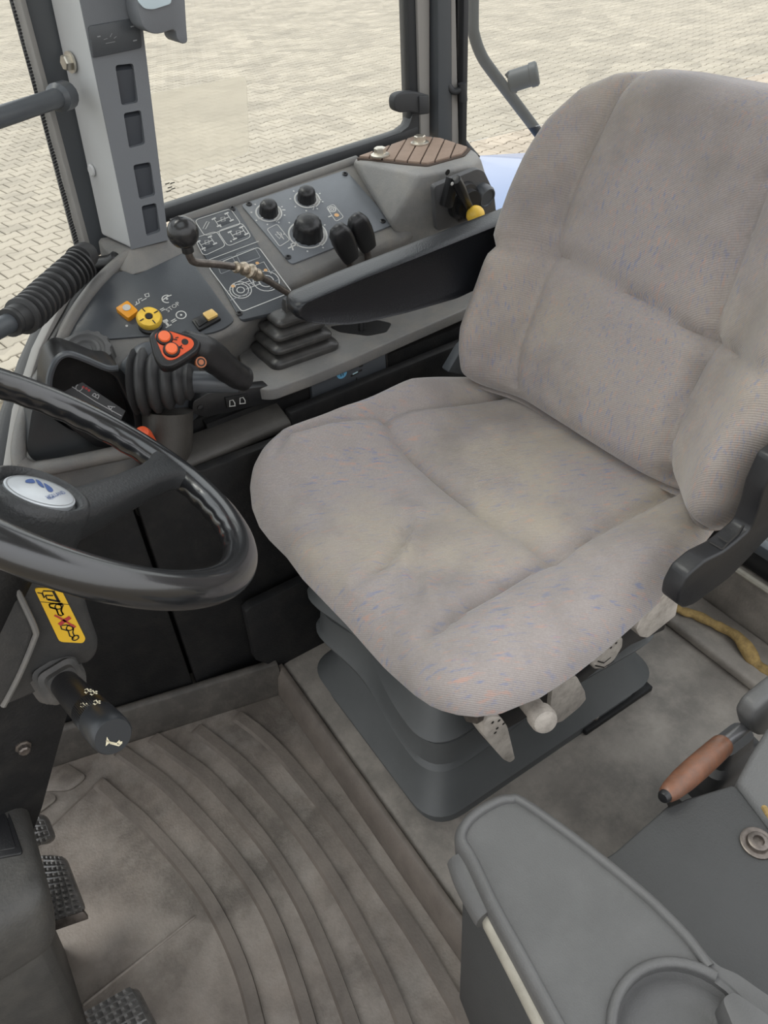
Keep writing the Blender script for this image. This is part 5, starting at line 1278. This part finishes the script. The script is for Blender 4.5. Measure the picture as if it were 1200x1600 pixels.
for i, p in enumerate(RP):
    t = unit(RP[min(i + 1, len(RP) - 1)] - RP[max(i - 1, 0)]); s = V(t[1], -t[0], 0)   # towards the inside of the tray
    rings.append([p - s * .004 + V(0, 0, -.03), p - s * .005 + V(0, 0, -.005), p - s * .003 + V(0, 0, .002), p + s * .001 + V(0, 0, .0055), p + s * .0035 + V(0, 0, .0055), p + s * .0055 + V(0, 0, .003), p + s * .0062 + V(0, 0, -.002), p + s * .0062 + V(0, 0, -.03)])
loft(bm, rings); obj('tray_rim', bm, LID, nc, sharp=60)
cr_ = arc(cc, .0585, (0, 0, 1), math.radians(-100), math.radians(135), 26)
cup_a = [cc + .058 * V(math.cos(a), math.sin(a), 0) for a in [math.radians(x) for x in range(20, 250, 8)]]
obj('cup_rim', tube(B(), [p + V(0, 0, .001) for p in cup_a], .0045, 10), LID, nc)
obj('cup_well', lathe(B(), [(.0001, -.034), (.058, -.034), (.0595, .001), (.0545, -.003), (.051, -.014), (.045, -.021), (.036, -.024), (.0001, -.025)] , cc, (0, 0, 1), 36), LID, nc)
obj('tray_corner_block', prism(B(), rounded([ATZ(u, v, ZT + .016) for u, v in [(1128, 1560), (1146, 1548), (1200, 1585), (1260, 1680), (1180, 1690)]], .004, 3), (0, 0, -.03)), LID, nc, bevel=.004)
und = [(745, 1375), (800, 1300), (860, 1325), (1000, 1430), (1085, 1545), (1280, 1700), (980, 1800), (880, 1640)]
obj('tray_body', prism(B(), [ATZ(u, v, ZT - .02) - V(0, 0, .045) for u, v in und], (0, 0, -.30)), LIDB, nc, bevel=.006)
gx = [ATZ(724, 1338, .375), ATZ(738, 1378, .375), ATZ(768, 1432, .375)]
obj('grip_bulge', tube(B(), smooth_path(gx, 5), [.010] + [.017] * 9 + [.016], 14), LID, nc)
bm = B(); rings = []
for (u, v) in [(762, 1426), (806, 1510), (850, 1596), (900, 1690)]:
    p = ATZ(u, v, .378); rings.append([p + V(.02, 0, .0), p + V(-.004, 0, .004), p + V(-.008, 0, -.004), p + V(-.006, 0, -.02), p + V(.02, 0, -.02)])
loft(bm, rings); obj('worn_strip', bm, WORN, nc, bevel=.003, label='pale worn strip along the tray edge')
obj('strip_carrier', prism(B(), [ATZ(722, 1362, .35), ATZ(845, 1640, .35), ATZ(900, 1660, .35), ATZ(790, 1445, .35)], (0, 0, -.34)), LIDB, nc, bevel=.005)
# fender panel
ZP = .335
pq_ = [(905, 1366), (962, 1330), (1040, 1262), (1072, 1248), (1144, 1226), (1152, 1230), (1206, 1300), (1270, 1400), (1330, 1640), (960, 1640)]
obj('fender_panel', prism(B(), [ATZ(u, v, ZP) for u, v in pq_], (0, 0, -.32)), LIDB, nc, bevel=.005, seg=3)
pn = unit(V(.25, .42, .85)); pp = ATZ(1152, 1230, ZP)
sq_ = [(1150, 1222), (1172, 1180), (1200, 1135), (1280, 1080), (1330, 1240), (1290, 1390), (1208, 1298)]
obj('fender_skin', prism(B(), [ATP(u, v, ATZ(1152, 1230, ZP + .003), unit(V(-.35, .12, .9))) for u, v in sq_], (0, 0, -.25)), mat('fender_skin_plastic', (.12, .122, .123), .65, bump=.3, bscale=500), nc, bevel=.006)
scp = ATZ(1183, 1318, ZP)
sw_ = obj('panel_screw', lathe(B(), [(.0165, 0), (.0165, .002), (.0145, .003), (.011, .0022), (.010, .0055), (.008, .0065), (.0055, .0065), (.005, .003), (.0001, .003)], scp, (0, 0, 1), 26), DSTEEL, nc, sharp=40)
b = B(); tube(b, smooth_path([ATZ(1194, 1262, .36), ATZ(1200, 1272, .365), ATZ(1206, 1280, .36)], 4), .003, 8); obj('frayed_edge', b, STRAPM, nc)
# handbrake
hb = thing('handbrake', 'handbrake lever with copper-brown grip and black release button', 'handbrake', tuple(ATZ(1150, 1150, .30)))
ga_, gb_ = ATZ(1040, 1243, .355), ATZ(1130, 1163, .325)
gd_ = gb_ - ga_; gl_ = np.linalg.norm(gd_)
obj('grip', lathe(B(), [(.0065, -.0), (.0088, .003), (.0108, .012), (.0127, gl_ * .28), (.0133, gl_ * .5), (.0130, gl_ * .8), (.0126, gl_ * .97), (.0115, gl_), (.0001, gl_)], ga_, gd_, 30), COPPER, hb)
obj('release_button', lathe(B(), [(.0068, .006), (.0068, -.003), (.005, -.006), (.0001, -.007)], ga_, gd_, 20), BLK, hb)
ge = ATZ(1176, 1127, .309)
obj('shaft', tube(B(), [gb_, ge, ge + (ge - gb_) * .6], .0068, 14), mat('shaft_steel', (.22, .22, .23), .4, metal=.6), hb)
obj('shaft_collar', lathe(B(), [(.0092, -.004), (.0092, .004), (.0001, .004)], ge, ge - gb_, 18), BLK, hb)
bxq = [(1176, 1146), (1172, 1128), (1184, 1108), (1215, 1082), (1270, 1040), (1310, 1090), (1240, 1170), (1200, 1150), (1188, 1152)]
obj('lever_housing', prism(B(), rounded([ATY(u, v, .215) for u, v in bxq], .008, 4), (0, .022, 0)), LID, hb, bevel=.008, seg=3, ang=50)
bm = B(); c = V(.645, .25, 0)
rings = []
for s, z in [(.065, .0), (.065, .04), (.055, .045), (.055, .08), (.062, .085), (.060, .12), (.048, .125), (.046, .155), (.052, .16), (.048, .19), (.037, .195), (.030, .22)]:
    rings.append(rounded([c + V(-s, -s * .5, z), c + V(s, -s * .5, z), c + V(s, s * .5, z), c + V(-s, s * .5, z)], .02, 4))
obj('lever_boot', loft(B(), rings), RUB, hb, sharp=50)
# ================================================================== REAR CORNER
rw = struct(obj('wall_rear', prism(B(), [V(1.0, .10, 0), V(1.0, .95, 0), V(1.0, .95, .125), V(1.0, .10, .125)], (.03, 0, 0)), PLAT, bevel=.006, loc=(1.0, .5, 0)))
obj('edge_trim', tube(B(), [V(.998, .12, .128), V(.998, .93, .128)], .006, 8), WORN, rw)
wd4 = struct(obj('window_4', prism(B(), [V(1.012, .10, .128), V(1.012, .95, .128), V(1.012, .95, .185), V(1.012, .10, .185)], (.05, 0, 0)), BLK, bevel=.006, loc=(1.0, .5, .12)))
obj('frame_trim', prism(B(), [V(1.010, .10, .170), V(1.010, .95, .170), V(1.010, .95, .192), V(1.010, .10, .192)], (.02, 0, 0)), STEELP, wd4, bevel=.003)
obj('pane', prism(B(), [V(1.03, .10, .18), V(1.03, .95, .18), V(1.03, .95, .60), V(1.03, .10, .60)], (.005, 0, 0)), GLASS, wd4)
lk = thing('rear_linkage', 'dark machinery outside behind the low rear window', 'linkage', (1.3, .5, .0))
obj('deck', prism(B(), [V(1.10, .0, .02), V(1.10, .9, .02), V(1.75, .9, .10), V(1.75, .0, .10)], (0, 0, -.2)), BLKM, lk, bevel=.01)
obj('hose_pipe', tube(B(), smooth_path([V(1.12, .72, .10), V(1.22, .55, .14), V(1.26, .38, .12), V(1.2, .15, .10)], 6), .012, 10), STEELP, lk)
obj('link_arm', tube(B(), [V(1.30, .70, .14), V(1.36, .15, .14)], .03, 12), DSTEEL, lk)
sr = ATX(1046, 952, .955)
sp5 = [V(.93, .56, .035), ATX(1062, 953, .93), ATX(1085, 960, .945), ATX(1112, 973, .95), ATX(1130, 982, .955), ATX(1150, 993, .955), ATX(1166, 1012, .95), ATX(1180, 1035, .945), ATX(1196, 1048, .945), ATX(1230, 1062, .95)]
P5 = smooth_path(sp5, 7)
rd5 = [.009 + .003 * noise.noise(Vector((i * .21, 0, 0))) + .0045 * math.exp(-((i - 44) / 6) ** 2) for i in range(len(P5))]
tag(obj('cloth_strap', tube(B(), P5, rd5, 12, flat=.75), STRAPM, sharp=80), 'crumpled ochre cloth strap lying on the step behind the seat', 'strap')
